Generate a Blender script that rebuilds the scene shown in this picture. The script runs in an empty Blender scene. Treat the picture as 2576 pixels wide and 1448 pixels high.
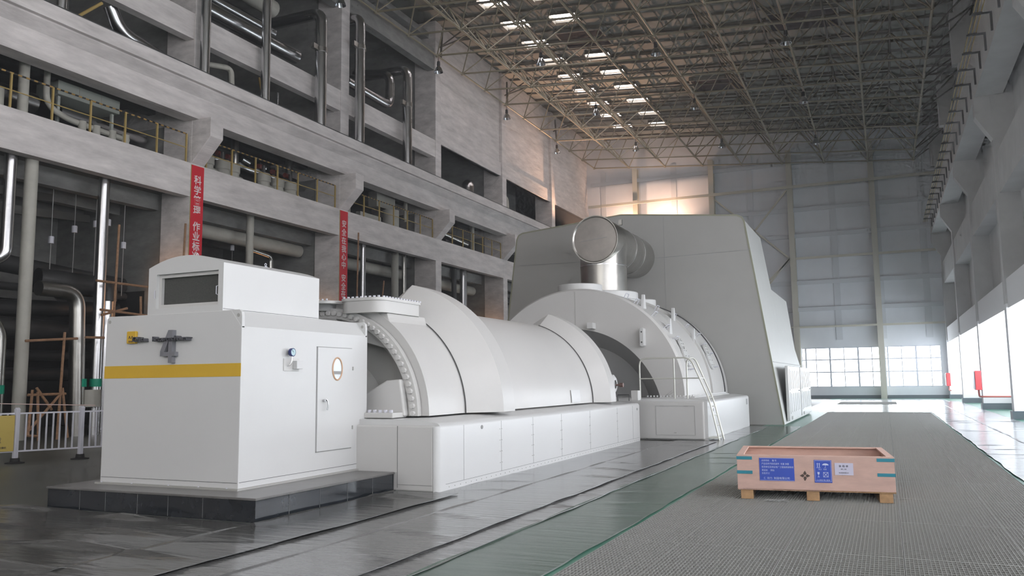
import bpy, bmesh, math, random
from math import sin, cos, pi, radians
from mathutils import Vector, Matrix
random.seed(7)
S = bpy.context.scene
COL = S.collection

# ------------------------------------------------------------------ camera
F_PX = 2085.78
YAW, PITCH, ROLL = radians(-24.073), radians(6.464), radians(-0.674)
CAM = Vector((0, 0, 1.7))
fw = Vector((sin(YAW)*cos(PITCH), cos(YAW)*cos(PITCH), sin(PITCH)))
r0 = Vector((cos(YAW), -sin(YAW), 0)); u0 = r0.cross(fw)
rt = cos(ROLL)*r0 + sin(ROLL)*u0
up = -sin(ROLL)*r0 + cos(ROLL)*u0
cam = bpy.data.objects.new('camera', bpy.data.cameras.new('camera'))
COL.objects.link(cam)
cam.matrix_world = Matrix(((rt.x, up.x, -fw.x, CAM.x), (rt.y, up.y, -fw.y, CAM.y), (rt.z, up.z, -fw.z, CAM.z), (0, 0, 0, 1)))
cam.data.sensor_width = 36; cam.data.lens = F_PX*36/2576; cam.data.clip_end = 400; cam.data.clip_start = .05
S.camera = cam

def at(x, y, ax, v):
    "survey helper: where the sight line through photo point (x, y) meets the real plane ax = v"
    d = (x-1288)/F_PX*rt - (y-724)/F_PX*up + fw
    i = 'xyz'.index(ax); t = (v-CAM[i])/d[i]
    return CAM + t*d

# ------------------------------------------------------------------ materials
MATS = {}
def mat(name, col, rough=.6, metal=0., vary=0., vscale=2., stretch=(1, 1, 1), bump=0., bscale=30., bstretch=(1, 1, 1), emit=0., spec=.5, trans=0., alpha=1., coat=0., col2=None):
    m = bpy.data.materials.new(name); m.use_nodes = True
    nt = m.node_tree; b = nt.nodes['Principled BSDF']
    c = (*col, 1)
    b.inputs['Base Color'].default_value = c
    b.inputs['Roughness'].default_value = rough
    b.inputs['Metallic'].default_value = metal
    b.inputs['Specular IOR Level'].default_value = spec
    b.inputs['Coat Weight'].default_value = coat
    b.inputs['Transmission Weight'].default_value = trans
    b.inputs['Alpha'].default_value = alpha
    if emit:
        b.inputs['Emission Color'].default_value = c; b.inputs['Emission Strength'].default_value = emit
    if vary or bump:
        tc = nt.nodes.new('ShaderNodeTexCoord')
    if vary:
        mp = nt.nodes.new('ShaderNodeMapping'); mp.inputs['Scale'].default_value = stretch
        nt.links.new(tc.outputs['Object'], mp.inputs['Vector'])
        n = nt.nodes.new('ShaderNodeTexNoise'); n.inputs['Scale'].default_value = vscale; n.inputs['Detail'].default_value = 6; n.inputs['Roughness'].default_value = .65
        nt.links.new(mp.outputs[0], n.inputs['Vector'])
        rp = nt.nodes.new('ShaderNodeValToRGB')
        rp.color_ramp.elements[0].position = .3; rp.color_ramp.elements[1].position = .72
        lo = col2 if col2 else tuple(x*(1-vary) for x in col)
        rp.color_ramp.elements[0].color = (*lo, 1)
        rp.color_ramp.elements[1].color = (*[min(1, x*(1+vary*.35)) for x in col], 1)
        nt.links.new(n.outputs['Fac'], rp.inputs['Fac']); nt.links.new(rp.outputs['Color'], b.inputs['Base Color'])
    if bump:
        mp2 = nt.nodes.new('ShaderNodeMapping'); mp2.inputs['Scale'].default_value = bstretch
        nt.links.new(tc.outputs['Object'], mp2.inputs['Vector'])
        n2 = nt.nodes.new('ShaderNodeTexNoise'); n2.inputs['Scale'].default_value = bscale; n2.inputs['Detail'].default_value = 4
        nt.links.new(mp2.outputs[0], n2.inputs['Vector'])
        bp = nt.nodes.new('ShaderNodeBump'); bp.inputs['Strength'].default_value = bump; bp.inputs['Distance'].default_value = .02
        nt.links.new(n2.outputs['Fac'], bp.inputs['Height']); nt.links.new(bp.outputs['Normal'], b.inputs['Normal'])
    MATS[name] = m
    return m

concrete = mat('concrete', (.74, .70, .685), .85, vary=.30, vscale=1.3, stretch=(1, .45, 2.2), bump=.6, bscale=9, bstretch=(1, .25, 2))
concrete_shade = mat('concrete_shade', (.27, .27, .26), .9, vary=.3, vscale=1.2, stretch=(1, 1, 2.5))  # facade concrete darkened, the poor light of the rooms put into its colour
concrete_r = mat('concrete_r', (.60, .60, .595), .85, vary=.12, vscale=.8, bump=.1, bscale=8)
pier_white = mat('pier_white', (.86, .86, .87), .8)
slab_dark = mat('slab_dark', (.10, .10, .095), .95)
void_shade = mat('void_shade', (.035, .035, .035), .95)  # near-black colour standing in for the unlit depth of the bays
ceil_m = mat('ceiling_sheet', (.27, .275, .245), .8, vary=.15, vscale=.4)
purlin_m = mat('purlin', (.17, .16, .13), .7)
truss_m = mat('truss_paint', (.27, .24, .165), .55, vary=.15, vscale=.5)
truss_d = mat('truss_dark', (.09, .082, .065), .6)
backwall_m = mat('back_panel', (.76, .79, .84), .75, vary=.10, vscale=.35, stretch=(1, 1, .4))
rib_m = mat('wall_rib', (.62, .65, .69), .75)
girt_m = mat('girt', (.55, .53, .45), .7)
skirt_m = mat('skirting', (.10, .13, .15), .5)
glass_lit = mat('daylight_pane', (.93, .96, 1.0), .3, emit=4.0)
glass_far = mat('bright_pane', (.90, .95, 1.0), .3, emit=7.5)
high_fill = mat('high_fill_pane', (.97, .96, 1.0), .3, emit=6.)  # emission of the added high windows, fill for the left facade
front_fill = mat('front_pane', (1.0, .97, .95), .3, emit=2.3)  # emission of the added window behind the camera, fill for front faces
sky_lit = mat('skylight_pane', (1.0, .93, .95), .3, emit=9.)
sash_m = mat('sash', (.62, .64, .72), .5)
white_p = mat('white_paint', (.64, .64, .635), .33, vary=.03, vscale=.7)
shell_p = mat('shell_paint', (.60, .59, .575), .36, vary=.04, vscale=.8)
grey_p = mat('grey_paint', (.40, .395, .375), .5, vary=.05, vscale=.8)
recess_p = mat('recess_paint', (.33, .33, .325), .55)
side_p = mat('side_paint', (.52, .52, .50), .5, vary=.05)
line_m = mat('joint_line', (.06, .06, .06), .7)
trim_g = mat('green_edge', (.30, .30, .22), .6)
yellow_m = mat('yellow_stripe', (.68, .42, .03), .5)
letter_m = mat('sign_letter', (.10, .10, .115), .4)
num_m = mat('sign_number', (.20, .20, .22), .35)
tile_m = mat('black_tile', (.022, .026, .032), .14, vary=.4, vscale=3, coat=.3)
tile_top = mat('tile_top', (.16, .155, .15), .3, vary=.2, vscale=3)
grout_m = mat('grout', (.20, .20, .20), .9)
mesh_m = mat('vent_mesh', (.085, .085, .08), .9, vary=.3, vscale=80)
chrome = mat('chrome', (.60, .60, .61), .25, metal=1., bump=.25, bscale=3, bstretch=(1, 1, .3))
steel_j = mat('steel_jacket', (.50, .49, .46), .30, metal=1., bump=.25, bscale=2.5, vary=.15)
cap_m = mat('pipe_end', (.42, .39, .36), .45, metal=.75, vary=.2, vscale=2)
dark_pipe = mat('dark_jacket', (.05, .05, .05), .45, metal=.3)
cream_m = mat('cream_pipe', (.46, .45, .40), .6, vary=.15, vscale=2)
green_b = mat('green_band', (.0, .33, .20), .5)
red_m = mat('red_cloth', (.66, .012, .03), .6)
white_t = mat('white_print', (.8, .72, .72), .6)
rust_m = mat('rusty_tube', (.36, .20, .11), .7, vary=.4, vscale=12)
rail_y = mat('yellow_rail', (.42, .30, .10), .6)
toe_m = mat('toe_board', (.30, .20, .06), .7)
wood_m = mat('crate_ply', (.66, .44, .37), .75, vary=.14, vscale=4, stretch=(1, 1, 3))
wood_d = mat('crate_wood', (.50, .30, .15), .8, vary=.3, vscale=9)
teal_m = mat('teal_strap', (.03, .25, .33), .4)
blue_m = mat('blue_label', (.04, .09, .50), .5)
label_w = mat('paper_label', (.62, .60, .74), .6)
print_w = mat('label_print', (.62, .68, .9), .6)
ink_m = mat('ink', (.03, .03, .05), .7)
stencil_m = mat('stencil', (.10, .07, .06), .8)
fence_w = mat('fence_paint', (.62, .62, .68), .4)
rubber_m = mat('rubber', (.02, .02, .02), .8)
board_y = mat('sign_board', (.50, .38, .09), .6)
tape_m = mat('tape', (.6, .45, .42), .6)
red_box = mat('hose_box', (.72, .05, .06), .4)
red_pipe = mat('red_pipe', (.42, .10, .08), .5)
ladder_m = mat('ladder_tube', (.66, .66, .60), .32, metal=.3)
act_m = mat('actuator_red', (.20, .04, .03), .6)
gauge_b = mat('gauge_rim', (.02, .03, .15), .3)
gauge_f = mat('gauge_face', (.45, .62, .66), .3)
ring_m = mat('porthole_ring', (.62, .40, .26), .4)
glass_d = mat('porthole_glass', (.50, .53, .55), .06)
cabinet_g = mat('cabinet_green', (.42, .45, .41), .6)
copper_m = mat('copper', (.25, .16, .14), .4, metal=.6)
floor_m = mat('floor_green', (.055, .20, .14), .3, vary=.15, vscale=.6)
floor_dk = mat('floor_dark', (.10, .105, .09), .42, vary=.2, vscale=.5)
def film(name, col, rough, b, sc, st, alpha=1.):
    b *= .7; rough *= .8
    return mat(name, col, rough, bump=b, bscale=sc, bstretch=st, vary=.25, vscale=.8, stretch=(.6, 3, 1), alpha=alpha, spec=.6)
film_blk = film('black_film', (.075, .075, .072), .24, .55, 2.2, (.55, 4.5, 1))
film_gry = film('grey_film', (.17, .17, .17), .22, .45, 2.2, (.5, 5., 1))
film_grn = film('clear_film', (.17, .24, .20), .26, .35, 2.0, (.5, 4.5, 1), .65)
film_rgt = film('pale_film', (.30, .31, .33), .22, .5, 2.0, (.45, 5., 1))
grate_m = mat('galvanised', (.42, .42, .40), .5, metal=.55)
pit_m = mat('pit', (.012, .010, .016), .95)
lampm = mat('lamp_reflector', (.55, .57, .6), .15, metal=1.)
lampd = mat('lamp_body', (.03, .03, .03), .6)
warm_lit = mat('lit_lamp', (1.0, .55, .22), .4, emit=6.)
litter_m = mat('litter', (.5, .5, .5), .4)

# black-and-yellow barred rail paint
m = mat('barred_rail', (.42, .30, .10), .6)
nt = m.node_tree; tc = nt.nodes.new('ShaderNodeTexCoord'); sx = nt.nodes.new('ShaderNodeSeparateXYZ'); md = nt.nodes.new('ShaderNodeMath'); md.operation = 'PINGPONG'; md.inputs[1].default_value = .14
gt = nt.nodes.new('ShaderNodeMath'); gt.operation = 'GREATER_THAN'; gt.inputs[1].default_value = .07
mx = nt.nodes.new('ShaderNodeMixRGB'); mx.inputs['Color1'].default_value = (.42, .26, .08, 1); mx.inputs['Color2'].default_value = (.015, .015, .015, 1)
nt.links.new(tc.outputs['Object'], sx.inputs[0]); nt.links.new(sx.outputs['Y'], md.inputs[0]); nt.links.new(md.outputs[0], gt.inputs[0]); nt.links.new(gt.outputs[0], mx.inputs['Fac']); nt.links.new(mx.outputs[0], nt.nodes['Principled BSDF'].inputs['Base Color'])
barred = m

# ------------------------------------------------------------------ mesh builder
class MB:
    def __init__(s): s.v = []; s.f = []
    def add(s, vs, fs):
        o = len(s.v); s.v += [tuple(p) for p in vs]; s.f += [tuple(i+o for i in f) for f in fs]; return s
    def box(s, x0, y0, z0, x1, y1, z1):
        vs = [(x, y, z) for z in (z0, z1) for y in (y0, y1) for x in (x0, x1)]
        return s.add(vs, [(0, 2, 3, 1), (4, 5, 7, 6), (0, 1, 5, 4), (2, 6, 7, 3), (0, 4, 6, 2), (1, 3, 7, 5)])
    def prism(s, poly, ax, a, b):
        n = len(poly)
        def P(p, t):
            return (t, p[0], p[1]) if ax == 'x' else ((p[0], t, p[1]) if ax == 'y' else (p[0], p[1], t))
        vs = [P(p, a) for p in poly] + [P(p, b) for p in poly]
        fs = [tuple(range(n)), tuple(range(2*n-1, n-1, -1))] + [(i, (i+1) % n, (i+1) % n+n, i+n) for i in range(n)]
        return s.add(vs, fs)
    def beam(s, p, q, w, h=None, upv=(0, 0, 1)):
        p = Vector(p); q = Vector(q); d = (q-p).normalized(); u = Vector(upv)
        if abs(d.dot(u)) > .98: u = Vector((1, 0, 0))
        a = d.cross(u).normalized(); c = a.cross(d); h = h or w
        vs = [e+a*i*w/2+c*j*h/2 for e in (p, q) for i, j in ((-1, -1), (1, -1), (1, 1), (-1, 1))]
        return s.add(vs, [(0, 1, 2, 3), (7, 6, 5, 4), (0, 4, 5, 1), (1, 5, 6, 2), (2, 6, 7, 3), (3, 7, 4, 0)])
    def tube(s, pts, r, n=10, closed=False):
        pts = [Vector(p) for p in pts]; N = len(pts); rs = r if isinstance(r, (list, tuple)) else [r]*N
        rings = []; a = None
        for i, p in enumerate(pts):
            if closed: d = pts[(i+1) % N]-pts[i-1]
            else: d = pts[min(i+1, N-1)]-pts[max(i-1, 0)]
            d.normalize()
            if a is None:
                t = Vector((0, 0, 1)) if abs(d.z) < .9 else Vector((1, 0, 0))
                a = d.cross(t).normalized()
            else: a = (a-d*a.dot(d)).normalized()
            b = d.cross(a)
            rings.append([p+(a*cos(2*pi*k/n)+b*sin(2*pi*k/n))*rs[i] for k in range(n)])
        vs = [v for R in rings for v in R]; fs = []
        M = N if closed else N-1
        for i in range(M):
            j = (i+1) % N
            for k in range(n):
                fs.append((i*n+k, i*n+(k+1) % n, j*n+(k+1) % n, j*n+k))
        if not closed: fs += [tuple(range(n-1, -1, -1)), tuple((N-1)*n+k for k in range(n))]
        return s.add(vs, fs)
    def lathe(s, prof, o, ax='y', n=48, a0=0., a1=2*pi, close=False):
        "profile [(radius, distance along axis)] swept around the axis through o; angle 0 = +x (or +x for z axis)"
        full = abs(a1-a0-2*pi) < 1e-6; K = n if full else n+1; o = Vector(o); vs = []
        for k in range(K):
            t = a0+(a1-a0)*k/n
            for r, h in prof:
                if ax == 'y': vs.append(o+Vector((r*cos(t), h, r*sin(t))))
                elif ax == 'z': vs.append(o+Vector((r*cos(t), r*sin(t), h)))
                else: vs.append(o+Vector((h, r*cos(t), r*sin(t))))
        m_ = len(prof); fs = []
        for k in range(n):
            k2 = (k+1) % K
            for i in range(m_ if close else m_-1):
                j = (i+1) % m_
                fs.append((k*m_+i, k*m_+j, k2*m_+j, k2*m_+i))
        if close and not full:
            fs += [tuple(range(m_)), tuple((K-1)*m_+i for i in range(m_-1, -1, -1))]
        return s.add(vs, fs)
    def build(s, name, material, parent=None, smooth=False, bevel=0., seg=2, angle=35):
        me = bpy.data.meshes.new(name); me.from_pydata(s.v, [], s.f); me.validate()
        bm = bmesh.new(); bm.from_mesh(me)
        if smooth: bmesh.ops.remove_doubles(bm, verts=bm.verts, dist=1e-4)
        bmesh.ops.recalc_face_normals(bm, faces=bm.faces); bm.to_mesh(me); bm.free()
        me.materials.append(material)
        if smooth:
            me.shade_smooth(); me.set_sharp_from_angle(angle=radians(angle))
        o = bpy.data.objects.new(name, me); COL.objects.link(o)
        if parent: child(o, parent)
        if bevel:
            b = o.modifiers.new('bevel', 'BEVEL'); b.width = bevel; b.segments = seg; b.limit_method = 'ANGLE'; b.angle_limit = radians(40)
        return o

def child(o, parent):
    o.parent = parent
    T = Matrix.Translation(parent.location) if parent.type == 'EMPTY' else Matrix.Identity(4)
    if parent.type == 'EMPTY': o.matrix_parent_inverse = T.inverted()
    return o
def tag(o, label, cat, group=None, kind=None):
    o['label'] = label; o['category'] = cat
    if group: o['group'] = group
    if kind: o['kind'] = kind
    return o
def thing(name, loc, label, cat, group=None):
    o = bpy.data.objects.new(name, None); COL.objects.link(o); o.location = Vector(loc); o.empty_display_size = .2
    return tag(o, label, cat, group)
def struct(o): o['kind'] = 'structure'; return o
def dup(root, off, label=None, group=None):
    def cp(o, par):
        c = o.copy(); COL.objects.link(c)
        if par is not None: c.parent = par; c.matrix_parent_inverse = o.matrix_parent_inverse.copy()
        for ch in list(o.children): cp(ch, c)
        return c
    r = cp(root, None); r.location = Vector(root.location)+Vector(off)
    if label: r['label'] = label
    if group: r['group'] = group
    return r
def arc(c, r, a0, a1, n, plane='xz'):
    out = []
    for k in range(n+1):
        t = radians(a0+(a1-a0)*k/n); u, w = r*cos(t), r*sin(t)
        out.append((c[0]+u, c[1], c[2]+w) if plane == 'xz' else ((c[0], c[1]+u, c[2]+w) if plane == 'yz' else (c[0]+u, c[1]+w, c[2])))
    return out
def text(body, size, loc, xdir, ydir, material, parent, name='lettering', ext=.002, align='CENTER', sx=1., bold=0.):
    c = bpy.data.curves.new(name, 'FONT'); c.offset = bold; c.body = body; c.size = size; c.extrude = ext; c.align_x = align; c.align_y = 'CENTER'; c.resolution_u = 2
    t = bpy.data.objects.new('tmp', c); COL.objects.link(t)
    bpy.context.view_layer.update()
    me = bpy.data.meshes.new_from_object(t.evaluated_get(bpy.context.evaluated_depsgraph_get()))
    bpy.data.objects.remove(t)
    X = Vector(xdir).normalized(); Y = Vector(ydir).normalized(); Z = X.cross(Y); L = Vector(loc)
    for v in me.vertices: v.co = L+X*v.co.x*sx+Y*v.co.y+Z*v.co.z
    me.materials.clear(); me.materials.append(material); me.name = name
    o = bpy.data.objects.new(name, me); COL.objects.link(o)
    if parent: child(o, parent)
    return o
def bendpath(pts, r=.4, n=6):
    "round the corners of a polyline"
    pts = [Vector(p) for p in pts]; out = [pts[0]]
    for i in range(1, len(pts)-1):
        a, b, c = pts[i-1], pts[i], pts[i+1]
        rr = min(r, (a-b).length*.49, (c-b).length*.49)
        p = b+(a-b).normalized()*rr; q = b+(c-b).normalized()*rr
        for k in range(n+1):
            t = k/n; out.append(p*(1-t)**2+b*2*t*(1-t)+q*t*t)
    out.append(pts[-1]); return out

XF = -25.18           # left facade plane
ROOF = lambda x: 25.0-.0903*(x+24.3)
BOT = lambda x: 21.88-.0903*(x+24.3)
TOPC = lambda x: 24.15-.0903*(x+24.3)
YB = 75.0             # back wall
YN = -22.0            # hall end behind the camera

# ------------------------------------------------------------------ floor
# pit under the grating needs a hole in the floor: four slabs round it
GX0, GX1, GY0, GY1 = -2.79, 1.88, 6.75, 45.45
f = MB().box(-4.2, YN, -.5, GX0, YB, 0).box(GX0, YN, -.5, GX1, GY0, 0).box(GX0, GY1, -.5, GX1, YB, 0).box(GX1, YN, -.5, 6.4, YB, 0)
struct(f.build('floor', floor_m))
struct(MB().box(-36, YN, -.5, -4.2, YB, 0).build('floor', floor_dk))
struct(MB().box(GX0, GY0, -1.6, GX1, GY1, -1.5).box(GX0-.05, GY0, -1.5, GX0, GY1, -.5).box(GX1, GY0, -1.5, GX1+.05, GY1, -.5).box(GX0, GY0-.05, -1.5, GX1, GY0, -.5).box(GX0, GY1, -1.5, GX1, GY1+.05, -.5).build('floor', pit_m))

def sheet(x0, x1, y0, y1, z, material, label, nx=8, ny=60, wav=.012, lift=.012, bumps=()):
    "thin plastic film with wavy long edges and low folds across it"
    rnd = random.Random(int((x0*7+y0*13)*100)); ph = [rnd.uniform(0, 6) for _ in range(6)]
    vs = []; fs = []
    for j in range(ny+1):
        y = y0+(y1-y0)*j/ny
        e0 = wav*(sin(y*1.7+ph[0])+.5*sin(y*4.3+ph[1])); e1 = wav*(sin(y*1.3+ph[2])+.5*sin(y*5.1+ph[3]))
        ts = [0, .03/(x1-x0)]+[i/nx for i in range(1, nx)]+[1-.03/(x1-x0), 1]
        for i, t in enumerate(ts):
            x = x0+e0+(x1+e1-x0-e0)*t
            w = max(0, sin(y*5.2+ph[4]+sin(x*1.1+ph[5])*1.5))**6*max(0, sin(y*.9+x*2.2+ph[1]))
            zz = z+lift*w*sin(pi*min(1, max(0, t)))**.5+((.010+.004*sin(y*3.1+ph[i % 3])) if i in (0, nx+2) else 0)
            for bx, by, bl, bh in bumps:
                dx = (x-bx)/bl; dy = (y-by)/.09
                zz += bh*math.exp(-dx*dx-dy*dy)
            vs.append((x, y, zz))
    W = nx+3
    for j in range(ny):
        for i in range(nx+2): fs.append((j*W+i, j*W+i+1, (j+1)*W+i+1, (j+1)*W+i))
    b = MB(); b.add(vs, fs); o = b.build('plastic_sheet', material)
    sd = o.modifiers.new('solid', 'SOLIDIFY'); sd.thickness = .003; sd.offset = 1
    return tag(o, label, 'plastic sheet', 'plastic sheets covering the floor')
sheet(-7.16, -6.02, 3.2, 11.42, .022, film_blk, 'black plastic strip along the right side of the black tiled plinth', 6, 120, bumps=[(-6.9, 6.3, .5, .05), (-6.75, 10.8, .4, .05), (-6.7, 5.2, .6, .04)])
sheet(-12.6, -7.1, 2.2, 8.24, .004, film_blk, 'black crumpled plastic in front of the black tiled plinth', 24, 150, lift=.03, bumps=[(-9.1, 8.0, .5, .07), (-8.2, 7.2, .6, .06), (-8.0, 6.4, .8, .07), (-7.9, 5.5, .8, .06), (-11.3, 8.15, .4, .05)])
sheet(-6.50, -5.42, 2.6, 23.3, .004, film_gry, 'dark grey plastic strip lying directly along the white skirt', 6, 240)
sheet(-5.46, -4.33, 2.6, 23.4, .020, film_gry, 'dark grey plastic strip second out from the white skirt', 6, 240, lift=.02)
sheet(-4.38, -3.92, 2.6, 24.4, .008, film_gry, 'narrow grey plastic edge beside the bare green floor', 4, 240)
sheet(-3.96, -2.83, 2.4, 31.5, .004, film_grn, 'clear plastic film over the green floor beside the grating', 6, 260)
sheet(-4.62, -3.92, 24.35, 31.4, .004, film_gry, 'grey plastic strip beside the wide turbine base', 4, 80)
sheet(-6.4, -5.5, 23.5, 23.76, .02, film_blk, 'curled black plastic edge under the panelled hatch', 6, 4, lift=.05)
k = 0
for (a, b_) in ((1.93, 3.12), (3.08, 4.5)):
    for (c, d) in ((14.0, 21.2), (21.1, 29.9), (29.8, 36.4), (36.3, 46.0), (45.9, 56), (55.9, 66)):
        k += 1
        nm = 'next to the grating' if a < 2 else 'beside the white piers'
        far = {14.0: 'nearest the camera', 21.1: 'just beyond the notched grating edge', 29.8: 'level with the nearest red hose box', 36.3: 'level with the far end of the grating', 45.9: 'beyond the far end of the grating', 55.9: 'closest to the end windows'}[c]
        sheet(a, b_, c, d, .005+.004*(k % 3), film_rgt, 'pale plastic sheet %s, %s' % (nm, far), 6, 70, lift=.015, wav=.014)
sheet(-3.3, 3.9, 45.6, 58.2, .004, film_rgt, 'pale shiny plastic sheet spread across the aisle behind the grating', 20, 60)
sheet(-3.3, 3.9, 64.5, 72.6, .004, film_rgt, 'bright plastic sheet in front of the end windows', 20, 60)

# ------------------------------------------------------------------ grating panels
def grate(x0, x1, y0, y1):
    b = MB(); n = round((x1-x0)/.0355); m_ = round((y1-y0)/.093)
    for i in range(n+1):
        x = x0+(x1-x0)*i/n; w = .007 if i in (0, n) else .005
        b.box(x-w/2, y0, -.032, x+w/2, y1, .0)
    for j in range(m_+1):
        y = y0+(y1-y0)*j/m_; w = .012 if j in (0, m_) else .007
        b.box(x0, y-w/2, -.026, x1, y+w/2, -.0005)
    return b
gxs = [-2.79, -2.08, -1.02, .06, 1.11, 1.875]
gys = [6.76+2.147*k for k in range(19)]
cols_n = ['left-hand edge', 'second', 'middle', 'fourth', 'right-hand edge']
for i in range(5):
    base = None
    for j in range(18):
        x0, x1, y0 = gxs[i]+.006, gxs[i+1]-.006, gys[j]+.006
        lab = 'bar grating panel, %s column, %s' % (cols_n[i], ['lowest row in the picture', 'row before the crate', 'row under the crate', 'row behind the crate'][j] if j < 4 else 'beyond the crate')
        grp = 'grating panels of the walkway, %s' % cols_n[i]
        if base is None:
            base = tag(grate(x0, x1, y0, y0+2.135).build('grating_panel', grate_m), lab, 'floor grating', grp)
        else:
            c = base.copy(); COL.objects.link(c); c.location = (0, 2.147*j, 0); c['label'] = lab
tag(grate(-3.0, .55, 58.6, 63.9).build('grating_panel', grate_m), 'far grating strip near the end windows', 'floor grating', 'far walkway')
COL.objects[-1].location.z = .03

# ------------------------------------------------------------------ left facade: columns, beams, corbels
CY = [14.6, 24.65, 34.72, 44.78, 54.85, 64.92]      # near edges of the columns
CW = .72
names = ['first', 'second', 'third', 'fourth', 'fifth', 'sixth']
for i, y in enumerate(CY):
    struct(MB().box(XF-1.55, y, 0, XF, y+CW, 24.9).build('column_left', concrete, bevel=.02))
    p = [(XF, 10.66), (XF+.98, 11.66), (XF+.98, 12.45), (XF-.2, 12.45), (XF-.2, 10.66)]
    struct(MB().prism(p, 'y', y+.01, y+CW-.01).build('corbel_left', concrete, bevel=.02))
yy0, yy1 = 4, YB
struct(MB().box(XF-.42, yy0, 9.28, XF-.01, yy1, 10.66).build('beam_left', concrete))
crane = [(-24.86, 12.45), (-24.86, 13.35), (-24.5, 13.66), (-24.5, 13.72), (-24.33, 13.72), (-24.33, 14.22), (-25.6, 14.22), (-25.6, 12.45)]
struct(MB().prism(crane, 'y', yy0, YB).build('crane_beam_left', concrete))
struct(MB().box(-24.42, yy0, 14.22, -24.34, YB, 14.27).build('trim_1', line_m))
struct(MB().box(XF-.45, yy0, 15.88, XF-.04, CY[3]+.1, 16.98).build('beam_left', concrete))
# infill wall panels above the openings, from the fourth column on
for a, b_ in ((CY[3]+CW, CY[4]), (CY[4]+CW, CY[5]), (CY[5]+CW, YB)):
    struct(MB().box(XF-.5, a, 16.95, XF-.22, b_, 25).box(XF-.5, a, 16.95, XF-.12, b_, 17.95).build('wall_left', concrete))
struct(MB().box(XF-.6, yy0, 21.6, XF-.1, CY[3], 23.0).build('beam_left', concrete_shade))
# rear building: slabs, back wall, inner columns
struct(MB().box(-36, yy0, 9.55, XF-.42, YB, 9.75).box(-36, yy0, 10.3, XF-.3, YB, 10.6).build('floor', slab_dark))
struct(MB().box(-36, yy0, 13.5, -25.6, YB, 14.2).build('floor', slab_dark))
struct(MB().box(-36, yy0, 23.8, XF-.5, YB, 24.2).build('ceiling', concrete_shade))
struct(MB().box(-36.2, yy0, 0, -36, YB, 25).build('wall_left', void_shade))
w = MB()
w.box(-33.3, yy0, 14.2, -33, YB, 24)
struct(w.build('wall_left', concrete_shade))
# grey rooms behind the lower openings
for i, y in enumerate(CY[:5]):
    ye = y
    # cross wall in line with each column (faces the camera)
    struct(MB().box(-33, y+.1, 5.6, XF-1.55, y+.4, 9.55).build('wall_left', concrete_shade))
    struct(MB().box(-29.2, y+.1, 0, -27.6, y+.4, 5.6).build('wall_left', void_shade))  # lower part near-black, darkness of the room put into its colour
    struct(MB().box(-27.6, y+.1, 0, XF-1.55, y+.4, 5.6).build('wall_left', concrete_shade))
    struct(MB().box(-33, y+.1, 10.6, XF-1.55, y+.4, 13.5).build('wall_left', concrete_shade))
    struct(MB().box(-33, y+.1, 14.2, XF-1.55, y+.4, 23.8).build('wall_left', concrete_shade))
    struct(MB().box(-30, y+.05, 12.4, XF-1.55, y+.5, 13.5).build('beam_left', concrete))
for x in (-27.2, -29.4, -31.6):
    struct(MB().box(x-.2, yy0, 8.9, x+.2, YB, 9.55).build('beam_left', concrete_shade))
for x in (-27.5, -30): 
    struct(MB().box(x-.2, yy0, 13.0, x+.2, YB, 13.5).build('beam_left', slab_dark))
struct(MB().box(-33.2, yy0, 5.4, -33, YB, 9.55).build('wall_left', concrete_shade))
struct(MB().box(-34, yy0, -.1, -33.8, YB, 5.4).build('wall_left', void_shade))
struct(MB().box(-36, 3.8, 0, XF-.1, 4.0, 25).build('wall_left', concrete_shade))

# ------------------------------------------------------------------ rest of the shell
struct(MB().box(XF-.3, YN, 0, XF, 3.9, 25.2).build('wall_left', concrete))
struct(MB().prism([(-36, ROOF(-36)), (6.6, ROOF(6.6)), (6.6, ROOF(6.6)+.3), (-36, ROOF(-36)+.3)], 'y', YN, YB+.3).build('ceiling', ceil_m))
struct(MB().box(-25.4, YN-.3, 0, 6.6, YN, 5).box(-25.4, YN-.3, 17, 6.6, YN, 26).box(-25.4, YN-.3, 5, -21, YN, 17).box(3, YN-.3, 5, 6.6, YN, 17).build('wall_front', backwall_m))
o = struct(MB().box(-21, YN-.2, 5, 3, YN-.17, 17).build('window_90', front_fill))  # unseen window added to brighten surfaces facing the camera
fr = MB()
for k in range(11): fr.box(-21+k*2.4, YN-.1, 5, -20.9+k*2.4, YN, 17)
child(fr.build('window_frame', sash_m), o)
b = MB()
y = 28.0
while y < 74.5:
    b.prism([(-25.6, ROOF(-25.6)-.15), (6, ROOF(6)-.15), (6, ROOF(6)), (-25.6, ROOF(-25.6))], 'y', y, y+.08)
    y += 1.7
struct(b.build('ceiling', purlin_m))
b = MB(); y = 26
x = -23
while x < 5:
    b.box(x, 26, ROOF(x)-.05, x+.06, YB, ROOF(x)-.005); x += 1.14
struct(b.build('ceiling', purlin_m))
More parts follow.
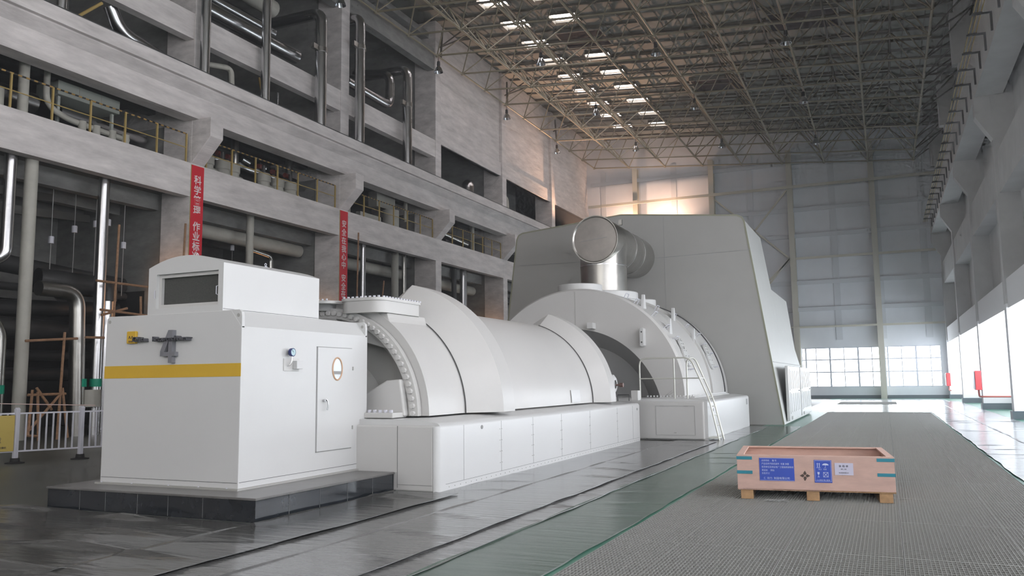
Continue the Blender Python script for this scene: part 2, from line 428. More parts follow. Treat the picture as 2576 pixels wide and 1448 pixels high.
# skylights and dark ventilators
n = 0
for xc, ys in ((-20.35, [39.9+3.4*k for k in range(10)]), (-16.95, [43.1+3.4*k for k in range(9)])):
    for yc in ys:
        if xc > -20 and abs(yc-49.9) < .3 or yc > 72: continue
        n += 1
        z = ROOF(xc)-.03
        o = MB().prism([(xc-.82, ROOF(xc-.82)-.05), (xc+.82, ROOF(xc+.82)-.05), (xc+.82, ROOF(xc+.82)-.02), (xc-.82, ROOF(xc-.82)-.02)], 'y', yc-.6, yc+.6).build('window_%d' % n, sky_lit)
        struct(o)
        fr = MB()
        for yy in (yc-.65, yc+.6): fr.prism([(xc-.9, ROOF(xc-.9)-.2), (xc+.9, ROOF(xc+.9)-.2), (xc+.9, ROOF(xc+.9)), (xc-.9, ROOF(xc-.9))], 'y', yy, yy+.05)
        fr.box(xc-.9, yc-.6, z-.2, xc-.85, yc+.6, z+.05).box(xc+.85, yc-.6, z-.3, xc+.9, yc+.6, z-.05)
        o2 = fr.build('window_frame', purlin_m); o2.parent = o
for xc, yc, wx, wy, lab in ((-16.9, 49.9, 1.5, 1.3, 'dark square roof vent beside the row of skylights'), (-10.05, 60.8, 1.9, 1.3, 'dark roof vent in the middle of the ceiling'), (-3.3, 50.2, 1.9, 1.3, 'dark roof vent towards the right wall')):
    t = thing('roof_vent', (xc, yc, ROOF(xc)), lab, 'roof vent', 'dark vents in the roof')
    MB().prism([(xc-wx, ROOF(xc-wx)-.25), (xc+wx, ROOF(xc+wx)-.25), (xc+wx, ROOF(xc+wx)-.18), (xc-wx, ROOF(xc-wx)-.18)], 'y', yc-wy, yc+wy).build('opening', pit_m, t)
    fr = MB()
    for yy in (yc-wy-.1, yc+wy): fr.prism([(xc-wx-.1, ROOF(xc-wx)-.28), (xc+wx+.1, ROOF(xc+wx)-.28), (xc+wx+.1, ROOF(xc+wx)), (xc-wx-.1, ROOF(xc-wx))], 'y', yy, yy+.1)
    for xx in (xc-wx-.1, xc+wx): fr.box(xx, yc-wy, ROOF(xx)-.28, xx+.1, yc+wy, ROOF(xx)-.02)
    fr.build('curb', ceil_m, t)

# ------------------------------------------------------------------ space frame
t = thing('space_frame', (-10, 50, 19), 'pale yellow steel tube space frame carrying the whole roof', 'roof truss')
NX = [-24.3+3.42*i for i in range(9)]
NY = [74.0-3.4*j for j in range(17)]
TX = [x+1.71 for x in NX[:-1]]; TY = [y-1.7 for y in NY[:-1]]
B = lambda i, j: Vector((NX[i], NY[j], BOT(NX[i])))
T = lambda i, j: Vector((TX[i], TY[j], TOPC(TX[i])))
for i in range(9): MB().tube([B(i, 0), B(i, 16)], .055 if i == 0 else .07, 8).build('bottom_chord', truss_m, t, smooth=True)
for j in range(17): MB().tube([B(0, j), B(8, j)], .06, 8).build('bottom_chord', truss_m, t, smooth=True)
for i in range(8): MB().tube([T(i, 0), T(i, 15)], .065, 8).build('top_chord', truss_d, t, smooth=True)
for j in range(16): MB().tube([T(0, j), T(7, j)], .065, 8).build('top_chord', truss_d, t, smooth=True)
rest = MB(); cnt = 0
for j in range(15, -1, -1):
    for i in range(8):
        for di, dj in ((0, 0), (1, 0), (0, 1), (1, 1)):
            p, q = T(i, j), B(i+di, j+dj)
            if j <= 11 and j >= 8 and cnt < 100:
                MB().tube([p, q], .042, 6).build('diagonal', truss_m, t, smooth=True); cnt += 1
            else: rest.tube([p, q], .042, 6)
o = rest.build('diagonal', truss_m, t, smooth=True); o['kind'] = 'stuff'
balls = MB()
for i in range(9):
    for j in range(17):
        balls.lathe([(0.001, -.13), (.09, -.09), (.13, 0), (.09, .09), (.001, .13)], B(i, j), 'z', 8)
        if i < 8 and j < 16: balls.lathe([(0.001, -.13), (.09, -.09), (.13, 0), (.09, .09), (.001, .13)], T(i, j), 'z', 8)
o = balls.build('node_ball', truss_m, t, smooth=True); o['kind'] = 'stuff'
# supports to the side walls
def strut(p, q_, r): MB().tube([p, q_], r, 6).build('support_strut', truss_d, t, smooth=True)
for i, y in enumerate(CY):
    for dy in (-.6, .6): strut((XF+.1, y+.36, 23.2), (TX[0], y+.36+dy, TOPC(TX[0])), .05)
    strut((-24.9, y+.36, 24.2), (-24.3, y-.9, BOT(-24.3)), .07)
for y in NY: strut((NX[8], y, BOT(NX[8])), (5.35, y-1.7, 21.3), .05); strut((NX[8], y, BOT(NX[8])), (5.35, y+1.7, 21.3), .05)
strut((5.3, NY[0], 21.3), (5.3, NY[-1], 21.3), .06)

# high-bay lamps
def lamp(loc, label):
    x, y, z = loc
    t = thing('pendant_lamp', (x, y, z), label, 'lamp', 'bell-shaped lamps hanging from the space frame')
    MB().lathe([(.07, .42), (.09, .40), (.19, .26), (.27, .05), (.29, 0), (.27, 0), (.17, .24), (.06, .36)], (x, y, z), 'z', 20).build('reflector', lampm, t, smooth=True)
    MB().lathe([(.001, .72), (.09, .70), (.11, .45), (.07, .40), (.001, .40)], (x, y, z), 'z', 12).build('housing', lampd, t, smooth=True)
    MB().tube([(x, y, z+.7), (x, y, z+1.0)], .03, 6).build('stem', copper_m, t)
    return t
L0 = lamp((-24.25, 43.5, BOT(-24.25)-1.05), 'bell lamp hanging beside the fourth column, nearest of the left row')
for (x, y), lab in (((-24.25, 53.7), 'bell lamp hanging beside the fifth column, middle of the left row'), ((-24.25, 63.9), 'bell lamp hanging furthest along the left row'),
                    ((-24.25, 33.3), 'bell lamp of the left row above the second pair of tall pipes'),
                    ((-17.45, 43.6), 'bell lamp under the first skylights'), ((-17.45, 53.8), 'bell lamp under the middle skylights'), ((-17.45, 64.0), 'bell lamp under the last skylights'),
                    ((-10.6, 43.6), 'bell lamp in the middle of the roof, nearest the camera'), ((-10.6, 53.8), 'bell lamp in the middle of the roof, second from the camera'), ((-10.6, 64.0), 'bell lamp in the middle of the roof, closest to the end wall'),
                    ((-3.75, 43.6), 'bell lamp of the right-hand row under the dark roof vent'), ((-3.75, 53.8), 'bell lamp of the right-hand row, second from the camera'), ((-3.75, 64.0), 'bell lamp of the right-hand row, closest to the end wall')):
    z = BOT(x)-1.05
    dup(L0, (x+24.25, y-43.5, z-L0.location.z), lab)

# ------------------------------------------------------------------ back wall
b = MB().box(-25.6, YB, 4.28, 6.6, YB+.2, 26)
b.box(-25.6, YB, 0, -6.45, YB+.2, 4.28).box(-6.45, YB, 0, 6.6, YB+.2, .96).box(-.42, YB, .96, .08, YB+.2, 4.28).box(4.1, YB, .96, 6.6, YB+.2, 4.28)
struct(b.build('wall_back', backwall_m))
b = MB(); x = -24
while x < 5:
    b.box(x, YB-.06, 4.9, x+.5, YB-.01, 21.6); x += 3.4
for z in (20.3, 16.1, 13.8, 9.7, 7.4): b.box(-25, YB-.14, z, 4.6, YB-.02, z+.35)
struct(b.build('wall_back', rib_m))
for x in (-20.7, -13.65, -6.95, -.42):
    struct(MB().box(x, YB-.7, 0, x+.45, YB-.66, 21.5).box(x, YB-.08, 0, x+.45, YB-.01, 21.5).box(x+.19, YB-.66, 0, x+.25, YB-.08, 21.5).build('column_back', girt_m))
b = MB()
b.box(-25, YB-1.0, 18.05, 4.6, YB-.85, 18.28)
b.box(-6.9, YB-.6, 11.85, 4.6, YB-.5, 12.05).box(-6.9, YB-.6, 5.95, 4.6, YB-.5, 6.12)
for p, q in (((-13.4, 18), (-7, 12)), ((-7, 18), (-11.5, 12.6)), ((-7, 12), (-12, 6)), ((-6.9, 12), (-9.5, 9.5))):
    b.beam((p[0], YB-.55, p[1]), (q[0], YB-.55, q[1]), .14)
for x0, x1 in ((-13.4, -6.9), (-6.7, -.4)): b.box(x0, YB-.75, 6.0, x1, YB-.65, 6.1)
struct(b.build('trim_2', girt_m))
struct(MB().box(-25, YB-.12, 0, -.45, YB, .28).box(.1, YB-.12, 0, 4.7, YB, .28).build('baseboard_back', skirt_m))
n = 30
for x0, x1, ms in ((-6.4, -.42, (-6.12, -5.3, -4.2, -3.1, -2.0, -.95)), (.1, 4.1, (.25, 1.28, 2.35, 3.4))):
    n += 1
    o = struct(MB().box(x0, YB+.12, .96, x1, YB+.15, 4.28).build('window_%d' % n, glass_far))
    fr = MB()
    for z in (.98, 2.2, 3.25, 4.25): fr.box(x0, YB+.02, z-.05, x1, YB+.08, z+.05)
    for i, mx_ in enumerate(ms):
        w_ = .07 if i % 2 == 0 else .035
        fr.box(mx_-w_, YB+.0, .96, mx_+w_, YB+.09, 4.28)
    child(fr.build('window_frame', sash_m), o)

# ------------------------------------------------------------------ right wall
RY = [2.5, 14.5, 26.5, 38.4, 49.8, 62.0, 74.0]
RYall = [-21.5, -9.5]+RY
for y in RYall:
    struct(MB().box(4.57, y, 4.6, 6.4, y+.62, 22.4).build('column_right', concrete_r))
    struct(MB().box(4.57, y, 0, 6.4, y+.62, 4.6).build('column_right', pier_white))
    struct(MB().prism([(4.57, 11.40), (3.98, 12.40), (3.98, 13.25), (4.7, 13.25), (4.7, 11.40)], 'y', y+.01, y+.61).build('corbel_right', concrete_r))
    struct(MB().box(4.50, y-.04, 0, 6.2, y+.66, .32).build('baseboard_right', skirt_m))
    struct(MB().box(4.3, y-.02, 18.7, 6.4, y+.64, 21.6).build('column_right', concrete_r))
b = MB().box(4.02, YN, 13.25, 5.05, YB, 15.0)
struct(b.build('crane_beam_right', concrete_r))
struct(MB().box(4.66, YN, 9.12, 5.4, YB, 10.8).build('beam_right', concrete_r))
struct(MB().box(4.64, YN, 4.42, 6.3, YB, 5.6).build('beam_right', pier_white))
struct(MB().box(5.4, 26.5, 5.6, 5.7, YB, 22.4).box(5.4, YN, 5.6, 5.7, 26.5, 6.2).box(5.4, YN, 20.5, 5.7, 26.5, 22.4).box(5.4, YN, 10.0, 5.7, 26.5, 14.3).build('wall_right', concrete_r))
for k, (a, b_) in enumerate(((-21, -10), (-8.6, 2.4), (3.4, 14.4), (15.4, 26.4))):  # unseen high windows, added to light the left facade and ceiling
    for j, (z0, z1) in enumerate(((6.2, 10.0), (14.3, 20.5))):
        o = struct(MB().box(5.5, a, z0, 5.53, b_, z1).build('window_%d' % (60+2*k+j), high_fill))
        fr = MB(); y = a
        while y < b_: fr.box(5.4, y, z0, 5.48, y+.08, z1); y += 1.8
        child(fr.build('window_frame', sash_m), o)
struct(MB().box(4.9, YN, 17.0, 5.45, YB, 18.6).build('beam_right', concrete_r))
struct(MB().box(6.2, YN, 0, 6.4, YB, .95).build('wall_right', pier_white))
n = 40
for a, b_ in zip(RYall[:-1], RYall[1:]):
    n += 1
    if b_ < 0:  # unseen bay kept windowless to cut light on the enclosure front
        struct(MB().box(6.3, a+.6, .9, 6.4, b_, 4.5).build('wall_right', concrete_r)); continue
    o = struct(MB().box(6.32, a+.62, .95, 6.35, b_, 4.42).build('window_%d' % n, glass_far if a > 26 else glass_lit))
    fr = MB(); y = a+.62
    while y < b_: fr.box(6.2, y, .95, 6.28, y+.06, 4.42); y += 1.2
    for z in (.95, 2.1, 3.3, 4.36): fr.box(6.2, a+.62, z, 6.28, b_, z+.06)
    child(fr.build('window_frame', sash_m), o)
struct(MB().box(6.4, YN, 0, 6.6, YB, 26).build('wall_right', backwall_m))
# crane conductor rails on brackets
t = thing('conductor_rail', (3.5, 40, 13.4), 'yellow crane conductor rails on dark brackets along the right-hand crane beam', 'crane power rail')
for x in (3.46, 3.58, 3.70): MB().box(x, 20, 14.16, x+.03, 74, 14.20).build('rail', rail_y, t)
y = 23.8
while y < 73:
    MB().box(3.95, y, 13.45, 4.02, y+.08, 14.13).box(3.40, y, 14.07, 3.95, y+.08, 14.13).box(3.45, y+.02, 14.13, 3.74, y+.06, 14.17).build('bracket', lampd, t)
    y += 1.93
# fire hose boxes
def hose(y, label, pipe=True):
    t = thing('fire_hose_box', (4.42, y, 1.0), label, 'fire hose box', 'red hose boxes on the piers')
    MB().box(4.26, y-.02, 1.0, 4.55, y+.75, 2.0).build('case', red_box, t, bevel=.02)
    MB().box(4.22, y+.05, 1.05, 4.262, y+.7, 1.95).build('door', fence_w, t)
    MB().tube(bendpath([(4.42, y+.3, 1.0), (4.42, y+.3, .78), (4.42, y+.1, .66), (4.5, y-.3, .66)]+([(5.9, y-.3, .66)] if pipe else []), .1), .045, 8).build('pipe', red_pipe, t, smooth=True)
hose(49.8, 'red fire hose box on the nearer pier with a horizontal red pipe')
hose(74.0-1.5, 'small red fire hose box on the furthest pier', False)

# ------------------------------------------------------------------ exciter enclosure
AX = -9.1
t = thing('tiled_plinth', (-9.1, 10, 0), 'low black tiled plinth under the white enclosure with yellow stripe', 'plinth')
MB().box(-11.0, 8.31, 0, -7.24, 11.5, .27).build('core', tile_m, t)
MB().box(-11.02, 8.29, .27, -7.22, 11.5, .30).build('top_slab', tile_top, t, bevel=.006)
g = MB()
for x in (-10.35, -9.85, -9.25, -8.7, -8.1): MB().box(x, 8.306, .01, x+.004, 8.312, .27).build('grout_line', grout_m, t)
for y in (8.95, 9.6, 10.25, 10.9): MB().box(-7.242, y, .01, -7.236, y+.004, .27).build('grout_line', grout_m, t)

t = thing('exciter_enclosure', (-9.27, 10.3, .3), 'large white sheet-metal enclosure with yellow stripe, number 4 and side door', 'machine enclosure')
X0, X1, Y0, Y1 = -10.57, -7.98, 8.81, 11.83
MB().prism([(X0, .32), (X1, .32), (X1, 2.5), (X1-.19, 2.73), (X0+.21, 2.73), (X0, 2.5)], 'y', Y0, Y1).build('body', white_p, t, bevel=.008)
MB().box(X0-.05, Y0-.05, .30, X1+.04, Y1+.02, .325).build('base_flange', grey_p, t)
MB().box(X1-.001, Y0+.02, .40, X1+.003, Y1-.02, .405).box(X0+.02, Y0-.003, .395, X1-.02, Y0+.001, .40).build('seam', line_m, t)
bo = MB()
for x in (-10.5, -9.9, -9.2, -8.65, -8.15): bo.lathe([(.001, .012), (.014, .012), (.014, 0)], (x, Y0-.03, .325), 'z', 6)
bo.build('anchor_bolt', fence_w, t)
MB().box(X0-.001, Y0-.004, 1.82, X1+.001, Y0+.001, 2.0).build('stripe', yellow_m, t)
# lifting lugs at the four corners of the roof
for sx, xx in ((1, X1), (-1, X0)):
    for yy in (Y0+.002, Y1-.06):
        c = [(xx-sx*.42, 2.732), (xx-sx*.05, 2.735), (xx-sx*.01, 2.70), (xx, 2.64), (xx, 2.48)]
        c += [(xx-sx*.07, 2.50)]
        c += [(xx-sx*.19, 2.68)]
        o = MB().prism(c, 'y', yy, yy+.055).build('lifting_lug', white_p, t, bevel=.006)
        MB().lathe([(.001, -.004), (.026, -.004), (.026, .062), (.001, .062)], (xx-sx*.065, yy, 2.655), 'y', 14).build('eye_hole', grey_p, o)
# hood on the roof
H0, H1, HY0, HY1 = -9.77, -8.35, 8.83, 10.98
def archp(z_side=3.41, rise=.15, inset=0., x0=H0, x1=H1, zb=2.72):
    pts = [(x0+inset, zb), (x1-inset, zb)]
    for k in range(13):
        a = k/12; x = x1-inset-(x1-x0-2*inset)*a
        pts.append((x, z_side+rise*(1-(2*a-1)**2)-inset*.2))
    return pts
h = MB().prism(archp(), 'y', HY0+.34, HY1)
# front frame ring round the recessed screen
WX0, WX1, WZ0, WZ1 = -9.61, -8.44, 2.82, 3.31
h.box(H0, HY0, 2.72, WX0, HY0+.34, WZ1).box(WX1, HY0, 2.72, H1, HY0+.34, WZ1).box(WX0, HY0, 2.72, WX1, HY0+.34, WZ0)
ap = [(WX0, WZ1), (WX1, WZ1)]
ap = [(H0, WZ1), (WX0, WZ1), (WX1, WZ1), (H1, WZ1)]+[p for p in archp()[2:]]
h.prism(ap, 'y', HY0, HY0+.34)
h.build('roof_hood', white_p, t)
sc = MB().box(WX0+.03, HY0+.10, WZ0+.04, WX1-.03, HY0+.12, WZ1-.03).build('screen', mesh_m, t)
fr = MB().box(WX0, HY0+.05, WZ0, WX0+.05, HY0+.13, WZ1).box(WX1-.05, HY0+.05, WZ0, WX1, HY0+.13, WZ1).box(WX0+.05, HY0+.05, WZ0, WX1-.05, HY0+.13, WZ0+.05).box(WX0+.05, HY0+.05, WZ1-.05, WX1-.05, HY0+.13, WZ1)
fr.build('screen_frame', shell_p, t)
for x in (WX0-.02, WX1-.02):
    MB().tube([(x, HY0+.02, 2.96), (x, HY0-.015, 2.97), (x, HY0-.015, 3.08), (x, HY0+.02, 3.09)], .006, 6).build('catch', fence_w, t)
for x, y in ((-9.4, 9.0), (-8.62, 10.0), (-9.06, 9.05)):
    zt = 3.41+.15*(1-((x-(-9.06))/.71)**2)
    MB().tube([(x, y+.02*cos(a), zt+.035+.02*sin(a)) for a in [k*pi/6 for k in range(12)]], .005, 6, closed=True).lathe([(.001, .012), (.03, .01), (.03, 0)], (x, y, zt-.004), 'z', 10).build('eye_bolt', fence_w, t)
MB().box(H1-.001, HY0+.01, 2.76, H1+.003, HY1-.01, 2.765).build('seam', line_m, t)
# door in the side
d = MB().box(X1-.005, 10.47, .68, X1+.018, 11.38, 2.27).build('door', white_p, t, bevel=.004)
MB().box(X1+.0, 10.455, .67, X1+.006, 10.468, 2.28).box(X1, 10.455, 2.272, X1+.006, 11.38, 2.282).box(X1, 10.455, .665, X1+.006, 11.38, .675).build('door_gap', recess_p, d)
MB().tube([(X1+.022, 10.965+.125*cos(a), 1.94+.175*sin(a)) for a in [k*pi/16 for k in range(32)]], .013, 8, closed=True).build('porthole_ring', ring_m, d, smooth=True)
MB().prism([(10.965+.12*cos(a), 1.94+.17*sin(a)) for a in [k*pi/16 for k in range(32)]], 'x', X1+.01, X1+.021).build('porthole_glass', glass_d, d)
MB().box(X1+.0211, 10.865, 1.855, X1+.0225, 11.065, 1.905).build('porthole_strip', recess_p, d)  # dark band showing in the glass, put in as a flat strip
hb = MB().lathe([(.001, .0), (.02, .0), (.02, .05), (.001, .05)], (X1+.018, 10.61, 1.45), 'x', 12)
hb.tube(bendpath([(X1+.06, 10.61, 1.47), (X1+.08, 10.64, 1.45), (X1+.085, 10.65, 1.38), (X1+.075, 10.64, 1.30)], .03), .011, 8)
hb.build('door_handle', chrome, d, smooth=True)
for z in (1.0, 1.95): MB().box(X1, 11.375, z-.03, X1+.03, 11.40, z+.03).build('hinge', grey_p, d)
# gauge, plate and box
g = MB().lathe([(.001, 0), (.055, 0), (.06, .01), (.06, .05), (.052, .055), (.048, .05)], (X1+.04, 9.79, 2.17), 'x', 24).build('pressure_gauge', gauge_b, t, smooth=True)
MB().lathe([(.001, .092), (.05, .092)], (X1, 9.79, 2.17), 'x', 24).build('gauge_face', gauge_f, g)
MB().beam((X1+.094, 9.79, 2.17), (X1+.094, 9.76, 2.205), .004).build('pointer', ink_m, g)
MB().tube(bendpath([(X1+.065, 9.79, 2.11), (X1+.065, 9.79, 2.03), (X1+.05, 9.77, 1.98), (X1+.01, 9.76, 1.97)], .03), .009, 8).build('gauge_pipe', chrome, g, smooth=True)
MB().box(X1, 9.68, 1.90, X1+.012, 10.03, 2.08).build('mounting_plate', shell_p, t, bevel=.003)
MB().box(X1+.012, 9.88, 1.93, X1+.09, 10.02, 2.05).build('switch_box', white_p, t, bevel=.006)
# emblem and lettering standing off the front face
fy = Y0
e = MB().box(-10.10, fy-.045, 2.32, -9.92, fy, 2.50).build('emblem', yellow_m, t, bevel=.012)
em = MB()
for cx, cz in ((-10.035, 2.40), (-9.985, 2.40)):
    for s_ in (-1, 1): em.beam((cx, fy-.047, cz+.03), (cx+s_*.017, fy-.047, cz-.01), .006)
for cx in (-10.04, -10.01, -9.98):
    for s_ in (-1, 1): em.beam((cx, fy-.047, 2.365), (cx+s_*.013, fy-.047, 2.335), .005)
em.build('figure_marks', stencil_m, e)
text('China', .105, (-9.82, fy-.045, 2.372), (1, 0, 0), (0, 0, 1), letter_m, t, ext=.045)
text('Resources Power', .105, (-9.20, fy-.05, 2.365), (1, 0, 0), (0, 0, 1), letter_m, t, ext=.05, sx=.9)
nb = [(-9.36, 2.115), (-9.26, 2.115), (-9.26, 2.02), (-9.17, 2.02), (-9.17, 2.115), (-9.11, 2.115), (-9.11, 2.175), (-9.17, 2.175), (-9.17, 2.49), (-9.255, 2.49), (-9.395, 2.17), (-9.395, 2.115)]
nb = [(-9.40, 2.12), (-9.245, 2.12), (-9.245, 2.025), (-9.175, 2.025), (-9.175, 2.12), (-9.125, 2.12), (-9.125, 2.18), (-9.175, 2.18), (-9.175, 2.49), (-9.255, 2.49), (-9.40, 2.18)]
b = MB()
b.prism([(-9.245, 2.025), (-9.175, 2.025), (-9.175, 2.49), (-9.245, 2.49)], 'y', fy-.07, fy)
b.prism([(-9.40, 2.12), (-9.125, 2.12), (-9.125, 2.18), (-9.40, 2.18)], 'y', fy-.0701, fy)
b.prism([(-9.40, 2.18), (-9.325, 2.18), (-9.20, 2.44), (-9.20, 2.49), (-9.255, 2.49), (-9.40, 2.19)], 'y', fy-.0699, fy)
b.build('number', num_m, t)

# ------------------------------------------------------------------ generator
t = thing('generator', (AX, 17, 0), 'huge white barrel-shaped generator with bolted round end flange', 'generator')
Z0 = 1.15
def half(prof, y, name, material, a0=0, a1=180, n=48, o=t, close=False):
    return MB().lathe(prof, (AX, y, Z0), 'y', n, radians(a0), radians(a1), close).build(name, material, o, smooth=True)
half([(.02, 12.62), (1.75, 12.62), (1.75, 12.32), (2.05, 12.30), (2.05, 13.66)], 0, 'end_casing', shell_p)
half([(1.72, 12.30), (1.72, 12.18), (1.90, 12.18), (1.90, 12.30)], 0, 'bolted_flange', shell_p)
bo = MB()
for k in range(46):
    a = radians(1.5+k*177/45)
    bo.lathe([(.001, -.05), (.042, -.05), (.048, -.04), (.048, 0)], (AX+1.81*cos(a), 12.18, Z0+1.81*sin(a)), 'y', 8)
bo.build('flange_bolt', shell_p, t, smooth=True)
# bearing housing seen past the enclosure
half([(.0, 11.95), (.45, 11.95), (.50, 12.0), (.62, 12.0), (.62, 12.08), (.80, 12.2), (1.05, 12.5), (1.5, 12.62)], 0, 'bearing_housing', grey_p)
MB().prism([(AX+.3, Z0), (AX+1.72, Z0), (AX+1.62, Z0+.62), (AX+1.35, Z0+.60), (AX+1.0, Z0+.42), (AX+.3, Z0+.05)], 'y', 12.06, 12.5).build('housing_rib', shell_p, t, bevel=.03)
MB().box(AX+.5, 11.75, Z0-.02, AX+1.68, 12.2, Z0+.07).build('split_flange', shell_p, t, bevel=.02)
bo = MB()
for k in range(11): bo.lathe([(.001, .045), (.03, .045), (.035, .035), (.035, 0)], (AX+.55+k*.105, 11.82, Z0+.07), 'z', 8)
bo.build('flange_bolt', fence_w, t)
# body barrel
half([(2.05, 13.66), (2.14, 13.9), (2.14, 20.7), (1.6, 20.75)], 0, 'barrel', shell_p, n=64)
# two arched covers, each a band that stops short of the top
def cover(ya, yb, yc, ro, ri, a1=77):
    for s_ in (0, 1):
        a0_, a1_ = (0, a1) if not s_ else (130, 180)
        pr = [(ri, ya), (ro, yb), (ro, yc), (ri, yc)]
        o = half(pr, 0, 'arched_cover', shell_p, a0_, a1_, 36, close=True)
        e_ = a1 if not s_ else 130
        # tapered end piece
        aa = radians(e_); bb = radians(e_+(8 if not s_ else -8))
        v = []
        for r, y in pr: v.append((AX+r*cos(aa), y, Z0+r*sin(aa)))
        v.append((AX+(ri)*cos(bb), (ya+yb)/2, Z0+ri*sin(bb))); v.append((AX+ri*cos(bb), yc, Z0+ri*sin(bb)))
        MB().add(v, [(0, 1, 4), (1, 2, 5, 4), (2, 3, 5), (0, 4, 5, 3), (0, 3, 2, 1)]).build('cover_end', shell_p, o)
cover(13.62, 14.2, 14.72, 2.56, 2.05)
cover(20.62, 21.05, 21.5, 2.5, 2.12, 72)
MB().lathe([(2.062, 13.60), (2.075, 13.60), (2.075, 13.62), (2.062, 13.62)], (AX, 0, Z0), 'y', 48, 0, radians(76)).lathe([(2.15, 20.59), (2.165, 20.59), (2.165, 20.62), (2.15, 20.62)], (AX, 0, Z0), 'y', 48, 0, radians(72)).build('gap_seal', line_m, t)
# terminal boxes on top of the end casing
def rbox(x0, x1, y0, y1, z0, z1, r):
    p = []
    for cx, cy, a in ((x1-r, y0+r, -90), (x1-r, y1-r, 0), (x0+r, y1-r, 90), (x0+r, y0+r, 180)):
        for k in range(7): aa = radians(a+15*k); p.append((cx+r*cos(aa), cy+r*sin(aa)))
    return MB().prism(p, 'z', z0, z1)
# main neck: steps down the casing on the right side
def P(px, py, y): return at(px, py, 'y', y)
nk = MB()
q = lambda a, b_: (780+.4006*a, 680+.4006*b_)
def neck(y0, y1):
    pts = [(-8.55, 2.6), (-8.55, 3.0), (-7.98, 3.0), (-7.83, 2.95), (-7.78, 2.80), (-7.66, 2.45), (-7.9, 2.3)]
    return pts
MB().prism([(-9.0, 2.6), (-9.0, 2.93), (-7.90, 2.93), (-7.88, 2.85), (-7.74, 2.52), (-7.9, 2.3)], 'y', 12.32, 13.62).build('outlet_neck', shell_p, t, bevel=.015)
rbox(-8.75, -7.86, 12.05, 13.5, 2.93, 3.14, .22).build('outlet_box', shell_p, t, smooth=True)
rbox(-8.77, -7.84, 12.03, 13.52, 3.14, 3.19, .22).build('outlet_lid', shell_p, t, smooth=True)
bo = MB()
for k in range(9): bo.lathe([(.001, .03), (.024, .03), (.024, 0)], (-8.65+k*.09, 12.09, 3.19), 'z', 7)
for k in range(14): bo.lathe([(.001, .03), (.024, .03), (.024, 0)], (-7.90, 12.2+k*.095, 3.19), 'z', 7)
bo.build('lid_bolt', fence_w, t)
MB().prism([(-10.2, 2.7), (-10.2, 3.0), (-8.95, 3.0), (-8.86, 2.75)], 'y', 12.2, 12.9).build('outlet_neck', shell_p, t, bevel=.01)
rbox(-10.25, -8.83, 11.9, 13.0, 3.12, 3.17, .3).build('outlet_lid', shell_p, t, smooth=True)
rbox(-10.1, -8.98, 12.05, 12.9, 3.0, 3.12, .25).build('outlet_box', recess_p, t, smooth=True)
bo = MB()
for k in range(14): bo.lathe([(.001, .03), (.02, .03), (.02, 0)], (-10.1+k*.09, 11.96, 3.17), 'z', 7)
bo.build('lid_bolt', fence_w, t)
# small pads low on the barrel
for y, w_ in ((15.1, .32), (19.0, .62)):
    a = radians(8)
    MB().lathe([(2.15, y), (2.165, y), (2.165, y+w_), (2.15, y+w_)], (AX, 0, Z0), 'y', 6, radians(1), radians(9), True).build('hatch_pad', white_p, t)
# coupling end: motor and stand on the far side of the second cover
b = MB().lathe([(.001, 0), (.09, 0), (.16, .03), (.19, .10), (.2, .2), (.2, .9)], (-6.88, 0, 1.58), 'y', 24)
m_ = thing('turning_gear_motor', (-7.1, 22.9, 1.2), 'small rounded white motor with a copper shaft end beside the arched cover', 'motor')
MB().lathe([(.12, .0), (.20, .0), (.27, -.05), (.29, -.14), (.29, -.7)], (-6.95, 22.6, 1.60), 'x', 28).build('casing', white_p, m_, smooth=True)
MB().lathe([(.001, -.03), (.19, -.03)], (-6.95, 22.6, 1.60), 'x', 24).build('end_face', recess_p, m_)
MB().lathe([(.001, 0), (.03, 0), (.03, -.14)], (-6.80, 22.6, 1.58), 'x', 10).lathe([(.001, .02), (.06, .02), (.06, -.08), (.001, -.08)], (-6.74, 22.6, 1.58), 'x', 12).build('shaft_end', copper_m, m_, smooth=True)
MB().box(-7.35, 22.45, 1.12, -7.02, 22.75, 1.36).build('foot', recess_p, m_)
MB().box(-6.62, 23.0, 1.14, -6.42, 23.3, 1.42).build('terminal_box', shell_p, m_, bevel=.01)
MB().tube([(-6.98, 22.9, 1.13), (-6.98, 22.9, 1.3), (-6.68, 23.0, 1.3), (-6.68, 23.0, 1.13)], .015, 6).build('stand', dark_pipe, m_)

# skirt housing under the generator
t = thing('generator_skirt', (-9.1, 17, 0), 'long low white panelled skirt under the generator, rivets along its joints', 'machine base')
def skirt(x0, x1, y0, y1, zt, name, mt, par, r=.09):
    pr = [(x0, 0), (x1, 0)]
    for k in range(7): a = radians(15*k); pr.append((x1-r+r*cos(a), zt-r+r*sin(a)))
    pr += [(x1-.5, zt+.05), (x0+.5, zt+.05), (x0, zt-.05)]
    return MB().prism(pr, 'y', y0, y1).build(name, mt, par, smooth=True, angle=25)
skirt(-11.74, -6.46, 11.62, 23.25, 1.07, 'skirt_body', white_p, t)
